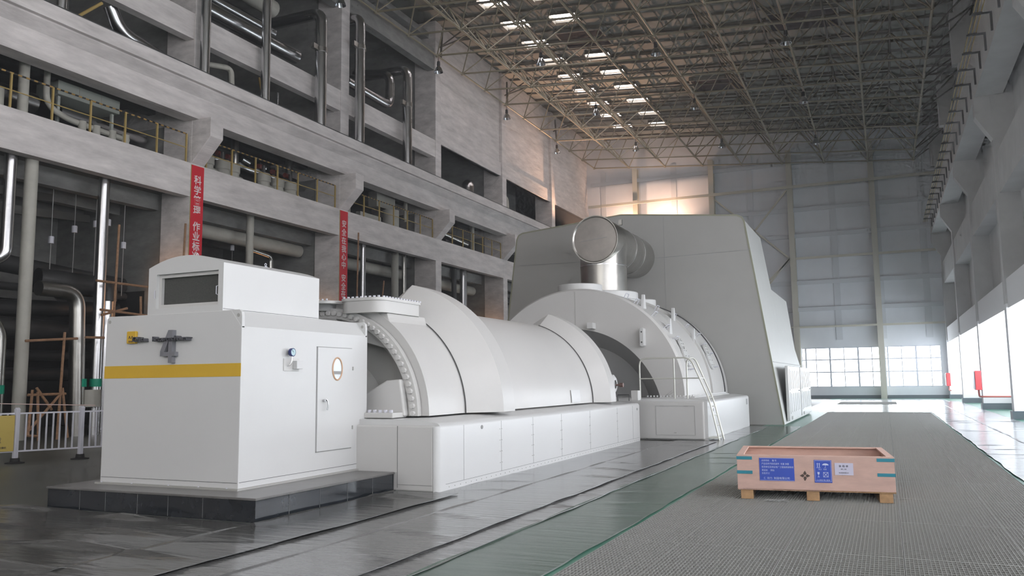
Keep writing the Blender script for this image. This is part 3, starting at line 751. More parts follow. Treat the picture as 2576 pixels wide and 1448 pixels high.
# rounded front corner strip and front lip
MB().lathe([(.085, 0), (.085, 1.02)], (-6.545, 11.625, 0), 'z', 8, radians(-90), 0).build('corner_strip', white_p, t, smooth=True)
MB().box(-11.6, 11.54, 0, -6.545, 11.63, 1.03).build('front_panel', shell_p, t, bevel=.03, seg=3)
b = MB()
for y in (12.42, 13.9, 15.4, 17.0, 18.9, 21.1, 22.55): b.box(-6.461, y, .10, -6.457, y+.004, 1.0)
b.box(-6.462, 11.8, .10, -6.457, 23.2, .105).box(-7.20, 11.535, .05, -7.193, 11.542, 1.02).box(-7.19, 11.535, .10, -6.56, 11.541, .105)
b.build('panel_joint', grout_m, t)
b = MB()
for y in (13.87, 15.37, 16.97, 18.87, 21.07):
    for z in (.25, .45, .65, .85): b.box(-6.461, y-.03, z, -6.453, y-.018, z+.012).box(-6.461, y+.05, z, -6.453, y+.062, z+.012)
for k in range(58): b.box(-6.461, 11.9+k*.195, .045, -6.453, 11.912+k*.195, .057)
b.build('rivet', grey_p, t)
for y, z in ((13.1, .93), (23.0, .90)):
    MB().lathe([(.001, .008), (.022, .008), (.026, .012), (.034, .012), (.034, 0)], (-6.46, y, z), 'x', 18).build('latch', recess_p, t)

# ------------------------------------------------------------------ low pressure turbine
t = thing('turbine_skirt', (-9.1, 27.5, 0), 'wider white boxed base under the big turbine dome, with a hatch on its front', 'machine base')
skirt(-13.5, -4.65, 23.85, 31.6, 1.12, 'skirt_body', white_p, t)
MB().box(-13.4, 23.76, .02, -4.74, 23.9, 1.09).build('front_panel', shell_p, t, bevel=.04, seg=3)
b = MB()
x0, x1, z0, z1 = -6.12, -5.0, .14, .96
b.box(x0, 23.752, z0, x0+.008, 23.762, z1).box(x1, 23.752, z0, x1+.008, 23.762, z1).box(x0, 23.752, z1, x1, 23.762, z1+.008).box(x0, 23.752, z0, x1, 23.762, z0+.008)
b.build('hatch_joint', recess_p, t)
MB().box(-6.0, 23.74, .955, -5.88, 23.76, .975).box(-5.3, 23.74, .955, -5.18, 23.76, .975).box(-5.6, 23.74, .2, -5.54, 23.76, .22).build('hatch_fitting', grey_p, t)
MB().box(-4.652, 31.0, .80, -4.64, 31.25, 1.0).build('side_latch', recess_p, t)
MB().lathe([(.001, .01), (.03, .01), (.045, .012), (.045, 0)], (-4.65, 24.7, .83), 'x', 14).build('side_latch', recess_p, t)

t = thing('turbine_dome', (AX, 28.5, 1.1), 'large rounded white turbine dome with lifting lugs and grab handles', 'turbine')
R = 3.48; ZL = 1.16
def lp(prof, name, mt, a0=0, a1=180, n=56, close=False): return MB().lathe(prof, (AX, 0, ZL), 'y', n, radians(a0), radians(a1), close).build(name, mt, t, smooth=True)
# front wall with an arched opening cut lower and off the big arch
vs = []; fs = []; N = 60
for k in range(N+1):
    a = pi*k/N
    ox, oz = AX+R*cos(a), ZL+R*sin(a)
    c = (AX-.12, .45); r = 2.93; ia = -.24+a*(pi+.48)/pi
    ix, iz = c[0]+r*cos(ia), c[1]+r*sin(ia)
    iz = max(iz, 1.13)
    vs += [(ox, 25.4, oz), (ix, 25.4, iz), (c[0]+(ix-c[0])*.80, 26.3, .9+(iz-.9)*.80)]
for k in range(N): fs += [(3*k, 3*k+1, 3*k+4, 3*k+3)]
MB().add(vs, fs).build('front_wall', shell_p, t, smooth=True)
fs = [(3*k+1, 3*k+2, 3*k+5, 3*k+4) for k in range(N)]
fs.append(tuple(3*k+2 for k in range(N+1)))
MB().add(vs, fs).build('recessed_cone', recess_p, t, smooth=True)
lp([(R, 25.4), (R+.0, 25.42), (R+.06, 25.5), (R+.06, 32.58)], 'shell', shell_p, n=72)
lp([(R+.06, 29.3), (R+.13, 29.3), (R+.13, 29.42), (R+.06, 29.42)], 'shell_seam', shell_p)
lp([(R+.06, 31.9), (R+.10, 31.9), (R+.10, 31.93), (R+.06, 31.93)], 'shell_seam', line_m)
MB().box(AX+R-.2, 25.3, 1.12, AX+R+.32, 31.4, 1.20).box(-6.3, 24.9, 1.12, AX+R+.1, 25.4, 1.19).build('split_flange', white_p, t, bevel=.02)
b = MB()
for k in range(40): b.lathe([(.001, .05), (.028, .05), (.028, 0)], (AX+R+.22, 25.5+k*.145, 1.20), 'z', 6)
for k in range(14): b.lathe([(.001, .05), (.028, .05), (.028, 0)], (-6.7+k*.1, 25.1, 1.19), 'z', 6)
b.build('flange_bolt', white_p, t)
# lifting lugs, grab handles, blind flanges on the shell
def onshell(a, y, r=R+.06):
    a = radians(a); return Vector((AX+r*cos(a), y, ZL+r*sin(a))), Vector((cos(a), 0, sin(a))), Vector((-sin(a), 0, cos(a)))
for a, y in ((55, 26.3), (36, 26.3), (49, 29.2), (33, 29.4)):
    p, nr, tg = onshell(a, y)
    v = []
    for u in (-.05, .05):
        for dy, h_ in ((-.20, -.16), (.20, -.16), (.05, .42), (-.05, .42)):
            v.append((p.x+u, p.y+dy, p.z+h_))
    o = MB().add(v, [(0, 1, 2, 3), (7, 6, 5, 4), (0, 4, 5, 1), (1, 5, 6, 2), (2, 6, 7, 3), (3, 7, 4, 0)]).build('lifting_lug', white_p, t, bevel=.012)
for a, y in ((64, 25.9), (58, 25.9), (47, 26.0), (38, 26.0), (31, 26.1), (57, 28.3), (52, 29.8), (43, 29.8), (37, 30.6), (30, 30.4), (24, 30.6), (16, 30.6), (14, 26.3)):
    p, nr, tg = onshell(a, y)
    w_ = .17
    pts = [p-Vector((0, w_, 0)), p-Vector((0, w_, 0))+nr*.17, p+Vector((0, w_, 0))+nr*.17, p+Vector((0, w_, 0))]
    MB().tube(bendpath(pts, .04, 3), .014, 6).build('grab_handle', fence_w, t, smooth=True)
for a, y in ((21, 26.4), (20, 30.2)):
    p, nr, tg = onshell(a, y)
    for s_, rr in ((0, .27), (.42, .16)):
        c = p+tg*s_; v = []; n_ = 20
        for h_ in (0, .07):
            for k in range(n_):
                u = 2*pi*k/n_; v.append(c+nr*h_+tg*rr*1.25*cos(u)+Vector((0, rr*sin(u), 0)))
        o = MB().add(v, [tuple(range(n_)), tuple(range(2*n_-1, n_-1, -1))]+[(k, (k+1) % n_, (k+1) % n_+n_, k+n_) for k in range(n_)]).build('blind_flange', white_p, t, bevel=.01)
        b = MB()
        for k in range(8):
            u = 2*pi*k/8; cc = c+nr*.085+tg*rr*.95*cos(u)+Vector((0, rr*.76*sin(u), 0)); b.box(cc.x-.012, cc.y-.012, cc.z-.012, cc.x+.012, cc.y+.012, cc.z+.012)
        child(b.build('flange_bolt', grey_p), o)
o = MB().prism([(-6.92, 2.78), (-6.92, 3.30), (-6.85, 3.34), (-6.78, 3.30), (-6.78, 2.78), (-6.85, 2.74)], 'y', 25.14, 25.42).build('trunnion_plate', white_p, t, bevel=.015)
for z in (2.88, 3.2): MB().lathe([(.001, -.004), (.025, -.004), (.025, .01)], (-6.85, 25.14, z), 'y', 10).build('eye_hole', line_m, o)
MB().box(-8.62, 25.1, 3.36, -8.42, 25.42, 3.55).build('bracket_block', white_p, t, bevel=.01)
MB().box(-9.11, 25.392, 3.4, -9.10, 25.399, 4.6).build('seam', grey_p, t)
# round manhole covers on the crown
MB().lathe([(.001, .28), (.73, .28), (.75, .26), (.75, .02), (.70, .0), (.70, -.2)], (-9.24, 26.3, 4.62), 'z', 40).build('crown_cover', white_p, t, smooth=True)
MB().lathe([(.86, .26), (1.22, .26), (1.24, .24), (1.24, 0), (1.2, -.02), (1.2, -.4)], (-9.1, 28.4, 4.55), 'z', 44).build('crown_collar', white_p, t, smooth=True)
MB().lathe([(.001, .30), (.50, .30), (.52, .28), (.52, 0), (.48, -.02), (.48, -.3)], (-8.1, 29.9, 4.35), 'z', 30).build('crown_cover', white_p, t, smooth=True)

# crossover pipe
t = thing('crossover_pipe', (-9.05, 29, 6.6), 'fat shiny steel-jacketed pipe with blank round end above the turbine dome', 'pipe')
PX, PZ = -9.08, 6.66
MB().lathe([(.78, 27.55), (.82, 27.5), (.85, 27.5), (.85, 27.62), (.83, 27.64), (.83, 32.62)], (PX, 0, PZ), 'y', 56).build('jacket', steel_j, t, smooth=True)
MB().lathe([(.001, 27.53), (.5, 27.535), (.79, 27.56)], (PX, 0, PZ), 'y', 48).build('end_cap', cap_m, t, smooth=True)
MB().beam((PX-.5, 27.53, PZ-.05), (PX+.45, 27.53, PZ+.05), .02).build('cap_seam', recess_p, t)
MB().lathe([(.83, 0), (.83, 2.1)], (PX, 28.45, 4.72), 'z', 48).build('riser', steel_j, t, smooth=True)
MB().lathe([(.835, 1.05), (.845, 1.05), (.845, 1.09), (.835, 1.09)], (PX, 28.45, 4.72), 'z', 48).build('jacket_band', chrome, t, smooth=True)
for yy in (30.0, 31.2): MB().lathe([(.835, yy), (.845, yy), (.845, yy+.04), (.835, yy+.04)], (PX, 0, PZ), 'y', 48).build('jacket_band', chrome, t, smooth=True)
MB().box(PX+.35, 29.3, PZ+.78, PX+.47, 29.42, PZ+.98).build('jacket_lug', steel_j, t)

# ------------------------------------------------------------------ acoustic enclosure
t = thing('acoustic_enclosure', (-9.2, 35, 0), 'towering grey tapered enclosure behind the turbine dome', 'machine enclosure')
fp = [(-3.55, 0), (-4.68, 7.8), (-4.75, 7.93), (-4.95, 8.02), (-9.6, 8.47), (-14.05, 8.07), (-14.2, 8.0), (-14.28, 7.85), (-15.3, 0)]
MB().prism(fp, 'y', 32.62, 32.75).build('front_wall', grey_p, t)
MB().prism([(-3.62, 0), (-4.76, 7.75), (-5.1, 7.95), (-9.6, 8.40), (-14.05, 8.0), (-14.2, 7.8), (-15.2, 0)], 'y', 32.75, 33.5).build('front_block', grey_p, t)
b = MB()
fr2 = [(-3.56, 0), (-4.69, 7.82), (-4.77, 7.96), (-4.95, 8.05), (-9.6, 8.50), (-14.05, 8.10), (-14.22, 8.02), (-14.31, 7.85), (-15.33, 0)]
for p, q_ in zip(fr2[:-1], fr2[1:]): b.beam((p[0], 32.64, p[1]), (q_[0], 32.64, q_[1]), .06, .06, (0, 1, 0))
b.build('edge_trim', trim_g, t)
b = MB().beam((-14.2, 32.615, 6.70), (-9.9, 32.615, 6.64), .02).beam((-8.25, 32.615, 6.60), (-4.5, 32.615, 6.66), .02).box(-7.85, 32.612, 0, -7.84, 32.622, 8.25)
b.build('panel_joint', recess_p, t)
# side: sloped wall, stepped towards the back  (points (y, z) on the leaning right side)
def side(poly, x_at=lambda z: -3.55-.145*z, depth=9.5, name='side_block', mt=white_p):
    n_ = len(poly); v = [(x_at(z), y, z) for y, z in poly]+[(x_at(z)-depth, y, z) for y, z in poly]
    return MB().add(v, [tuple(range(n_)), tuple(range(2*n_-1, n_-1, -1))]+[(k, (k+1) % n_, (k+1) % n_+n_, k+n_) for k in range(n_)]).build(name, mt, t)
side([(32.76, 0), (44.0, 0), (44.0, 2.3), (42.9, 3.1), (43.5, 5.55), (37.55, 5.58), (37.3, 7.85), (32.76, 7.85)], mt=side_p)
b = MB().beam((-3.87, 32.9, 2.35), (-3.87, 44, 2.35), .02)
b.build('panel_joint', recess_p, t)
# louvred cabinets at its foot
def cabinet(y0, y1, label):
    t = thing('louvred_cabinet', (-3.6, y0, 0), label, 'cabinet', 'white ribbed cabinets at the foot of the enclosure')
    MB().box(-3.535, y0, .1, -3.42, y1, 2.2).build('case', white_p, t, bevel=.02)
    for z0, z1 in ((.35, 1.18), (1.25, 2.08)):
        d = MB().box(-3.43, y0+.35, z0, -3.40, y1-.2, z1).build('door', white_p, t, bevel=.01)
        r_ = MB(); y = y0+.7
        while y < y1-.4: r_.box(-3.41, y, z0+.05, -3.385, y+.08, z1-.05); y += .75
        child(r_.build('rib', shell_p), d)
    MB().box(-3.42, y1-.8, 1.19, -3.37, y1-.2, 1.22).build('handle', grey_p, t)
    MB().box(-3.44, y0+.6, .12, -3.40, y0+1.0, .25).build('vent', grey_p, t)
cabinet(33.6, 38.2, 'white ribbed cabinet nearest the leaning edge of the grey enclosure')
cabinet(38.7, 43.6, 'white ribbed cabinet at the far end, closer to the windows')

# ------------------------------------------------------------------ ladder with guard rail
t = thing('access_ladder', (-5.2, 24.3, 0), 'pale tubular guard rail and ladder leaning on the wide turbine base', 'ladder')
ya, yb_ = 23.9, 24.3
MB().tube(bendpath([(-6.6, ya, 1.14), (-6.6, ya, 2.34), (-5.1, ya, 2.34), (-4.60, ya, 1.15), (-4.36, ya, 0)], .22), .024, 10).build('stile', ladder_m, t, smooth=True)
MB().tube(bendpath([(-5.22, ya+.05, 1.14), (-5.22, ya+.05, 2.30), (-5.06, yb_, 2.36), (-4.56, yb_, 1.15), (-4.30, yb_, 0)], .2), .024, 10).build('stile', ladder_m, t, smooth=True)
MB().tube([(-5.58, ya, 1.14), (-5.58, ya, 2.33)], .022, 10).build('post', ladder_m, t, smooth=True)
MB().tube([(-6.6, ya, 1.75), (-4.85, ya, 1.75), (-4.81, yb_, 1.75)], .018, 8).build('mid_rail', ladder_m, t, smooth=True)
for z in (.16, .42, .70, .95, 1.2):
    xa = -4.36-.24*z/1.15
    MB().tube([(xa, ya, z), (xa+.03, yb_, z)], .016, 8).build('rung', ladder_m, t, smooth=True)
MB().box(-4.64, ya-.1, .06, -4.36, yb_+.05, .10).build('step_plate', ladder_m, t)

# ------------------------------------------------------------------ crate
t = crate = thing('wooden_crate', (-2.03, 12.42, 0), 'open pink plywood crate with blue labels standing on the grating', 'crate')
X0, X1, Y0c, Y1c, zb, zt = -2.03, .05, 12.42, 14.15, .13, .62
for nm, bx in (('front_panel', (X0, Y0c, zb, X1, Y0c+.02, zt)), ('back_panel', (X0, Y1c-.02, zb, X1, Y1c, zt)), ('side_panel', (X0, Y0c+.02, zb, X0+.02, Y1c-.02, zt)), ('side_panel', (X1-.02, Y0c+.02, zb, X1, Y1c-.02, zt))):
    MB().box(*bx).build(nm, wood_m, t, bevel=.003)
MB().box(X0, Y0c, zb, X1, Y1c, zb+.02).build('bottom_panel', wood_d, t)
MB().box(X0+.02, Y0c+.02, zt-.02, X1-.02, Y0c+.09, zt).box(X0+.02, Y1c-.09, zt-.02, X1-.02, Y1c-.02, zt).box(X0+.02, Y0c+.09, zt-.02, X0+.09, Y1c-.09, zt).box(X1-.09, Y0c+.09, zt-.02, X1-.02, Y1c-.09, zt).build('rim_batten', wood_m, t)
for x in (X0+.04, X0+.93, X1-.21):
    MB().box(x, Y0c+.01, 0.002, x+.17, Y1c-.01, zb).build('skid', wood_d, t, bevel=.004)
for x0, x1, w_ in ((X0, X0+.21, 0), (X1-.22, X1, 1)):
    for z in (.555, .355):
        MB().box(x0-.002, Y0c-.004, z, x1+.002, Y0c+.0, z+.045).box((X0-.004 if not w_ else X1), Y0c-.004, z, (X0 if not w_ else X1+.004), Y0c+.2, z+.045).build('corner_strap', teal_m, t)
fy = Y0c-.002
la = MB().box(-1.72, fy-.003, .265, -1.25, fy, .585).build('label_sheet', blue_m, t)
bl = MB()
bl.box(-1.715, fy-.0045, .578, -1.255, fy-.003, .581).box(-1.715, fy-.0045, .27, -1.255, fy-.003, .273)
child(bl.build('label_border', print_w), la)
for k, s_ in enumerate(('合同号码     箱 号', '产品名称汽轮机部件  毛重 净重', '收货单位及地址电厂工程指挥部物资', '发运站     到站', '外形尺寸')):
    text(s_, .030, (-1.69, fy-.004, .545-.045*k), (1, 0, 0), (0, 0, 1), print_w, la, ext=.0005, align='LEFT', sx=.9)
text('C  动力  制造有限公司', .036, (-1.49, fy-.004, .30), (1, 0, 0), (0, 0, 1), print_w, la, ext=.0005)
lb = MB().box(-.985, fy-.003, .255, -.755, fy, .565).build('label_sheet', blue_m, t)
bl = MB(); e0, e1, z0, z1 = -.978, -.762, .272, .558
bl.box(e0, fy-.0045, z0, e0+.003, fy-.003, z1).box(e1-.003, fy-.0045, z0, e1, fy-.003, z1).box(e0, fy-.0045, z0, e1, fy-.003, z0+.003).box(e0, fy-.0045, z1-.003, e1, fy-.003, z1)
def pr(poly): bl.prism(poly, 'y', fy-.0045, fy-.003)
for cx in (-.94, -.915):      # two up arrows over a bar
    pr([(cx-.004, .468), (cx+.004, .468), (cx+.004, .508), (cx+.01, .508), (cx, .528), (cx-.01, .508), (cx-.004, .508)])
pr([(-.955, .458), (-.90, .458), (-.90, .463), (-.955, .463)])
pr([(-.835+.042*cos(a), .495+.026*sin(a)) for a in [k*pi/12 for k in range(13)]])   # umbrella
bl.box(-.837, fy-.0045, .462, -.833, fy-.003, .496).box(-.85, fy-.0045, .46, -.833, fy-.003, .464)
pr([(-.945, .400), (-.915, .400), (-.917, .378), (-.926, .366), (-.934, .366), (-.943, .378)])       # glass
bl.box(-.932, fy-.0045, .338, -.928, fy-.003, .368); pr([(-.945, .332), (-.915, .332), (-.92, .338), (-.94, .338)])
bl.box(-.868, fy-.0045, .332, -.802, fy-.003, .337).box(-.868, fy-.0045, .395, -.802, fy-.003, .40).box(-.868, fy-.0045, .332, -.863, fy-.003, .40).box(-.807, fy-.0045, .332, -.802, fy-.003, .40)
bl.beam((-.865, fy-.004, .334), (-.805, fy-.004, .398), .005, .0015, (0, 1, 0)); bl.beam((-.865, fy-.004, .398), (-.805, fy-.004, .334), .005, .0015, (0, 1, 0))
child(bl.build('symbols', print_w), lb)
text('向上   怕湿', .022, (-.875, fy-.004, .437), (1, 0, 0), (0, 0, 1), print_w, lb, ext=.0005)
text('小心轻放 禁止翻滚', .022, (-.872, fy-.004, .288), (1, 0, 0), (0, 0, 1), print_w, lb, ext=.0005)
lc = MB().box(-.715, fy-.003, .365, -.475, fy, .53).build('label_sheet', label_w, t)
text('装 箱 单', .035, (-.60, fy-.004, .485), (1, 0, 0), (0, 0, 1), ink_m, lc, ext=.0005)
text('箱号    件数', .014, (-.60, fy-.004, .445), (1, 0, 0), (0, 0, 1), ink_m, lc, ext=.0005)
text('动力制造有限公司', .016, (-.60, fy-.004, .395), (1, 0, 0), (0, 0, 1), ink_m, lc, ext=.0005)
st = MB(); cx, cz = -1.11, .345
for k in range(4):
    a = k*pi/2; ux, uz = cos(a), sin(a); vx, vz = -uz, ux
    st.prism([(cx+ux*.012+vx*.008, cz+uz*.012+vz*.008), (cx+ux*.03+vx*.022, cz+uz*.03+vz*.022), (cx+ux*.05+vx*.012, cz+uz*.05+vz*.012), (cx+ux*.07, cz+uz*.07), (cx+ux*.05-vx*.012, cz+uz*.05-vz*.012), (cx+ux*.03-vx*.022, cz+uz*.03-vz*.022), (cx+ux*.012-vx*.008, cz+uz*.012-vz*.008)], 'y', fy-.002, fy+.001)
st.build('stencil_mark', stencil_m, t)
crate.rotation_euler = (0, 0, radians(5.5))
rnd = random.Random(3)
b = MB()
for k in range(10):
    x = -1.65+k*.03; b.beam((x, 12.30+rnd.uniform(-.02, .02), .004+rnd.uniform(0, .02)), (x+.05, 12.31+rnd.uniform(-.03, .03), .006+rnd.uniform(0, .03)), .03, .004)
tag(b.build('plastic_scrap', litter_m), 'crumpled scrap of clear plastic on the grating before the crate', 'litter')

# ------------------------------------------------------------------ fence on the left
A = Vector((-18.12, 12.82, 0)); Bv = Vector((-17.62, 14.1, 0)); D = Bv-A
def post(p, label):
    t = thing('fence_post', p, label, 'fence post', 'posts of the white fence')
    MB().lathe([(.20, 0), (.20, .02), (.10, .04), (.09, .12), (.001, .12)], p, 'z', 20).build('rubber_foot', rubber_m, t, smooth=True)
    MB().box(p.x-.045, p.y-.045, .08, p.x+.045, p.y+.045, 1.2).build('shaft', fence_w, t, bevel=.006)
    MB().prism([(p.x-.05, 1.2), (p.x+.05, 1.2), (p.x, 1.25)], 'y', p.y-.05, p.y+.05).build('cap', fence_w, t)
post(A, 'white fence post nearest the left edge, beside the yellow sign')
post(Bv, 'white fence post close to the white enclosure')
post(Bv+D, 'white fence post hidden behind the enclosure corner')
post(A-D, 'white fence post out at the left edge behind the yellow sign')
def panel(p, q_, label, board=False):
    t = thing('barrier_fence', p, label, 'fence', 'white barred fence panels')
    d = (q_-p).normalized(); a, b_ = p+d*.05, q_-d*.05
    for z in (.27, 1.12): MB().beam(a+Vector((0, 0, z)), b_+Vector((0, 0, z)), .03, .035).build('rail', fence_w, t)
    n_ = 9
    for k in range(1, n_):
        c = a+(b_-a)*k/n_; MB().box(c.x-.014, c.y-.014, .28, c.x+.014, c.y+.014, 1.11).build('bar', fence_w, t)
    if board:
        nrm = Vector((d.y, -d.x, 0)); o1 = a+nrm*.03; o2 = b_+nrm*.03
        MB().beam(o1+Vector((0, 0, .68)), o2+Vector((0, 0, .68)), .012, .80).build('sign_board', board_y, t)
        text('注  意', .15, (o1+(o2-o1)*.66+nrm*.008+Vector((0, 0, .52))), d, (0, 0, 1), ink_m, t)
        text('设备检修  请勿靠近', .05, (o1+(o2-o1)*.72+nrm*.008+Vector((0, 0, .36))), d, (0, 0, 1), ink_m, t)
panel(A, Bv, 'white barred fence panel between the two visible posts')
panel(Bv, Bv+D, 'white barred fence panel running behind the enclosure')
panel(A-D, A, 'white fence panel at the left edge carrying a yellow notice board', True)
p0, p1 = at(0, 1015, 'y', 13.8), at(240, 1019, 'y', 15.5)
tag(MB().tube([p0+(p1-p0)*-.3, p0, p1], .012, 6).build('barrier_tape', tape_m), 'thin pink and yellow barrier tape stretched above the white fence', 'barrier tape')

# ------------------------------------------------------------------ banners
def banner(col_y, x_px, chars, label, zb_):
    t = thing('banner', (XF, col_y, zb_), label, 'banner', 'red vertical slogan banners')
    MB().box(XF+.005, col_y+.02, zb_, XF+.025, col_y+CW-.03, 10.6).build('cloth', red_m, t)
    MB().box(XF+.004, col_y+.0, zb_, XF+.024, col_y+.02, 10.6).build('edge_cord', rail_y, t)
    for ch, py in chars:
        z = at(x_px, py, 'x', XF).z
        text(ch, .40, (XF+.03, col_y+CW/2-.0, z), (0, 1, 0), (0, 0, 1), white_t, t, name='character', ext=.003, bold=.007)
banner(CY[1], 495, list(zip('科学管理作业标', (455, 480.5, 506, 531, 572, 597, 622)))+[('准', 647)], 'red slogan banner on the column behind the white enclosure hood', 3.2)
banner(CY[2], 867, list(zip('安全在我心中安全在', (565, 586.5, 607, 628, 648, 668.5, 701, 722, 741))), 'red slogan banner on the column behind the bolted flange covers', 3.2)

# ------------------------------------------------------------------ pipework, left side
def pipe(pts, r, mt, label, cat='pipe', name='pipe', bend=.5, bands=(), n=16, group=None, band_m=None):
    path = bendpath(pts, bend)
    if not bands: 
        return tag(MB().tube(path, r, n).build(name, mt, smooth=True), label, cat, group)
    t = thing(name, pts[-1], label, cat, group)
    MB().tube(path, r, n).build('jacket', mt, t, smooth=True)
    for (c, d, ln) in bands:
        c = Vector(c); d = Vector(d).normalized()
        MB().tube([c-d*ln/2, c+d*ln/2], r*1.05, n).build('band', band_m or chrome, t, smooth=True)
    return t
XP = -24.72
def riser(y, r, top, kind, label, clampz=None):
    pts = [(XP, y, 14.24), (XP, y, top)]
    if kind: pts += [(XP-4.5, y, top)]
    t = thing('riser_pipe', (XP, y, 14.24), label, 'pipe', 'tall shiny risers standing on the crane beam ledge')
    MB().tube(bendpath(pts, .55), r, 20).build('jacket', chrome, t, smooth=True)
    if clampz:
        MB().tube([(XP, y, clampz-.12), (XP, y, clampz+.12)], r*1.06, 20).build('clamp', steel_j, t, smooth=True)
        MB().box(XP-.06, y-r-.42, clampz-.12, XP+.1, y-r, clampz+.14).box(XP-.06, y+r, clampz-.12, XP+.1, y+r+.12, clampz+.14).build('clamp_arm', steel_j, t)
riser(24.75, .20, 23.6, False, 'shiny riser just right of the second column')
riser(28.4, .20, 23.6, False, 'slim shiny riser alone between the first two tall columns')
riser(32.4, .29, 20.15, True, 'thick shiny riser with elbow beside the third column, white clamp', 18.2)
riser(35.75, .27, 21.3, True, 'tall shiny riser with elbow just right of the third column', 19.6)
riser(40.6, .27, 20.1, True, 'shiny riser with elbow beside the fourth column', 17.9)
pipe([(-24.75, 18.3, 14.24), (-24.75, 18.3, 23.5)], .16, chrome, 'shiny riser at the top left corner of the picture', name='riser_pipe', group='tall shiny risers standing on the crane beam ledge')
pipe([(-25.9, 25.45, 17.9), (-25.9, 31.9, 17.9)], .36, chrome, 'fat shiny pipe lying along the beam between second and third columns', name='horizontal_pipe')
pipe([(-26.6, 25.45, 18.9), (-26.6, 31.0, 18.9)], .26, chrome, 'shiny pipe running above and behind the fat one', name='horizontal_pipe')
pipe([(-25.5, 35.6, 17.85), (-25.5, 39.9, 17.75), (-25.5, 39.95, 19.7), (-28, 39.95, 20.1)], .26, chrome, 'shiny pipe that turns up at the fourth column', name='horizontal_pipe', bend=.6)
pipe([(-26, 27.5, 19.75), (-26.3, 30.6, 19.9)], .42, cream_m, 'cream insulated valve body near the top of the open bay', 'valve', name='insulated_valve')
# level 3 behind the crane beam: pipes with toe boards
for k in range(3): tag(MB().box(-25.35, CY[k]+CW+.02, 14.25, -25.3, CY[k+1]-.02, 14.6).build('toe_board', toe_m), ('yellow toe board in the top left bay', 'yellow toe board left of the third column', 'yellow toe board left of the fourth column')[k], 'toe board')
for y0, lab in ((19.2, 'left-hand bay'), (25.8, 'bay between the second and third columns')):
    pipe([(-27.0, y0, 15.3), (-27.0, y0+5.2, 15.0)], .28, chrome, 'shiny pipe low in the open %s' % lab, name='horizontal_pipe')
pipe([(-26.0, 21.2, 16.0), (-26.0, 21.7, 15.2), (-25.8, 23.6, 14.75)], .26, chrome, 'crumpled shiny elbow in the top left bay', name='pipe_elbow')
pipe([(-25.6, 19.0, 14.3), (-25.7, 20.6, 15.8)], .06, rail_y, 'yellow diagonal brace in the top left bay', 'brace', name='brace')
pipe([(-26.2, 26.4, 15.6), (-25.7, 27.3, 15.65), (-25.7, 27.4, 14.3)], .12, cream_m, 'cream bent pipe in the bay right of the second column', name='bent_pipe', bend=.3)
pipe([(-25.8, 29.2, 15.9), (-25.8, 29.7, 14.3)], .05, toe_m, 'brown brace in the bay before the third column', 'brace', name='brace')
for y0 in (31.0,): pipe([(-26.2, y0, 14.3), (-26.2, y0, 15.8)], .07, chrome, 'thin steel stub in the bay before the third column', name='stub_pipe')
pipe([(-26.1, 51.0, 14.2), (-26.1, 51.0, 15.6), (-27.2, 53.2, 15.4)], .42, chrome, 'shiny elbow under the first wall panel', name='pipe_elbow')
pipe([(-26.1, 57.5, 14.2), (-26.1, 57.5, 16.0), (-28, 57.3, 16.3)], .22, cream_m, 'pale bent pipe under the second wall panel', name='bent_pipe')

# railing on the lower beam, one per bay
def railing(y0, y1, label, step=1.55):
    t = thing('guard_railing', (XF-.12, y0, 10.66), label, 'railing', 'yellow railings along the lower beam')
    x = XF-.14
    MB().tube([(x, y0, 11.85), (x, y1, 11.85)], .03, 6).build('top_rail', barred, t)
    MB().tube([(x, y0, 11.28), (x, y1, 11.28)], .02, 6).build('mid_rail', rail_y, t)
    n_ = max(1, round((y1-y0)/step))
    for k in range(n_+1):
        y = y0+(y1-y0)*k/n_; MB().box(x-.03, y-.03, 10.66, x+.03, y+.03, 11.85).build('post', rail_y, t)
railing(15.6, 24.5, 'yellow railing in the bay left of the first red banner')
railing(25.6, 34.5, 'yellow railing between the two red banners')
railing(35.6, 44.6, 'yellow railing in the bay right of the second red banner')
railing(45.7, 54.7, 'yellow railing in the bay closest to the grey enclosure')
# level 2 equipment
t = thing('control_cabinet', (-27, 20, 10.6), 'long grey-green box duct behind the yellow railing', 'duct')
MB().box(-27.8, 19.7, 12.2, -26.6, 22.35, 12.72).build('case', cabinet_g, t, bevel=.03)
for y in (20.55, 21.5): MB().box(-26.6, y, 12.22, -26.59, y+.02, 12.7).build('seam', cream_m, t)
for y in (19.9, 22.2): MB().box(-26.9, y-.05, 10.6, -26.8, y+.05, 12.2).build('leg', cabinet_g, t)
pipe([(-27.6, 20.4, 11.9), (-27.6, 24.3, 11.8)], .33, chrome, 'fat shiny pipe below the grey-green box duct', name='horizontal_pipe')
pipe([(-26.9, 16.2, 11.7), (-26.9, 19.0, 11.65)], .35, chrome, 'shiny pipe at the far left behind the railing', name='horizontal_pipe')
for y, x, lab in ((18.05, -26.1, 'grey post pipe at the left end of the railing'), (28.85, -26.8, 'grey post pipe between the two valve groups'), (32.9, -27.0, 'grey post pipe left of the second corbel'), (52.6, -26.6, 'pale post pipe in the last open bay')):
    pipe([(x, y, 10.6), (x, y, 13.0 if x < -27 else 13.5)], .22 if x < -27 else .17, cream_m if y < 20 or y > 50 else steel_j, lab, name='post_pipe')
pipe([(-26.4, 19.1, 13.3), (-26.4, 19.1, 11.6), (-26.4, 19.9, 11.3), (-26.4, 22.6, 11.2)], .11, cream_m, 'cream bent pipe under the duct', name='bent_pipe', bend=.5)
pipe([(-26.0, 16.4, 10.7), (-26.0, 16.4, 11.3)], .38, cream_m, 'cream round vessel cut by the left edge', 'vessel', name='vessel')
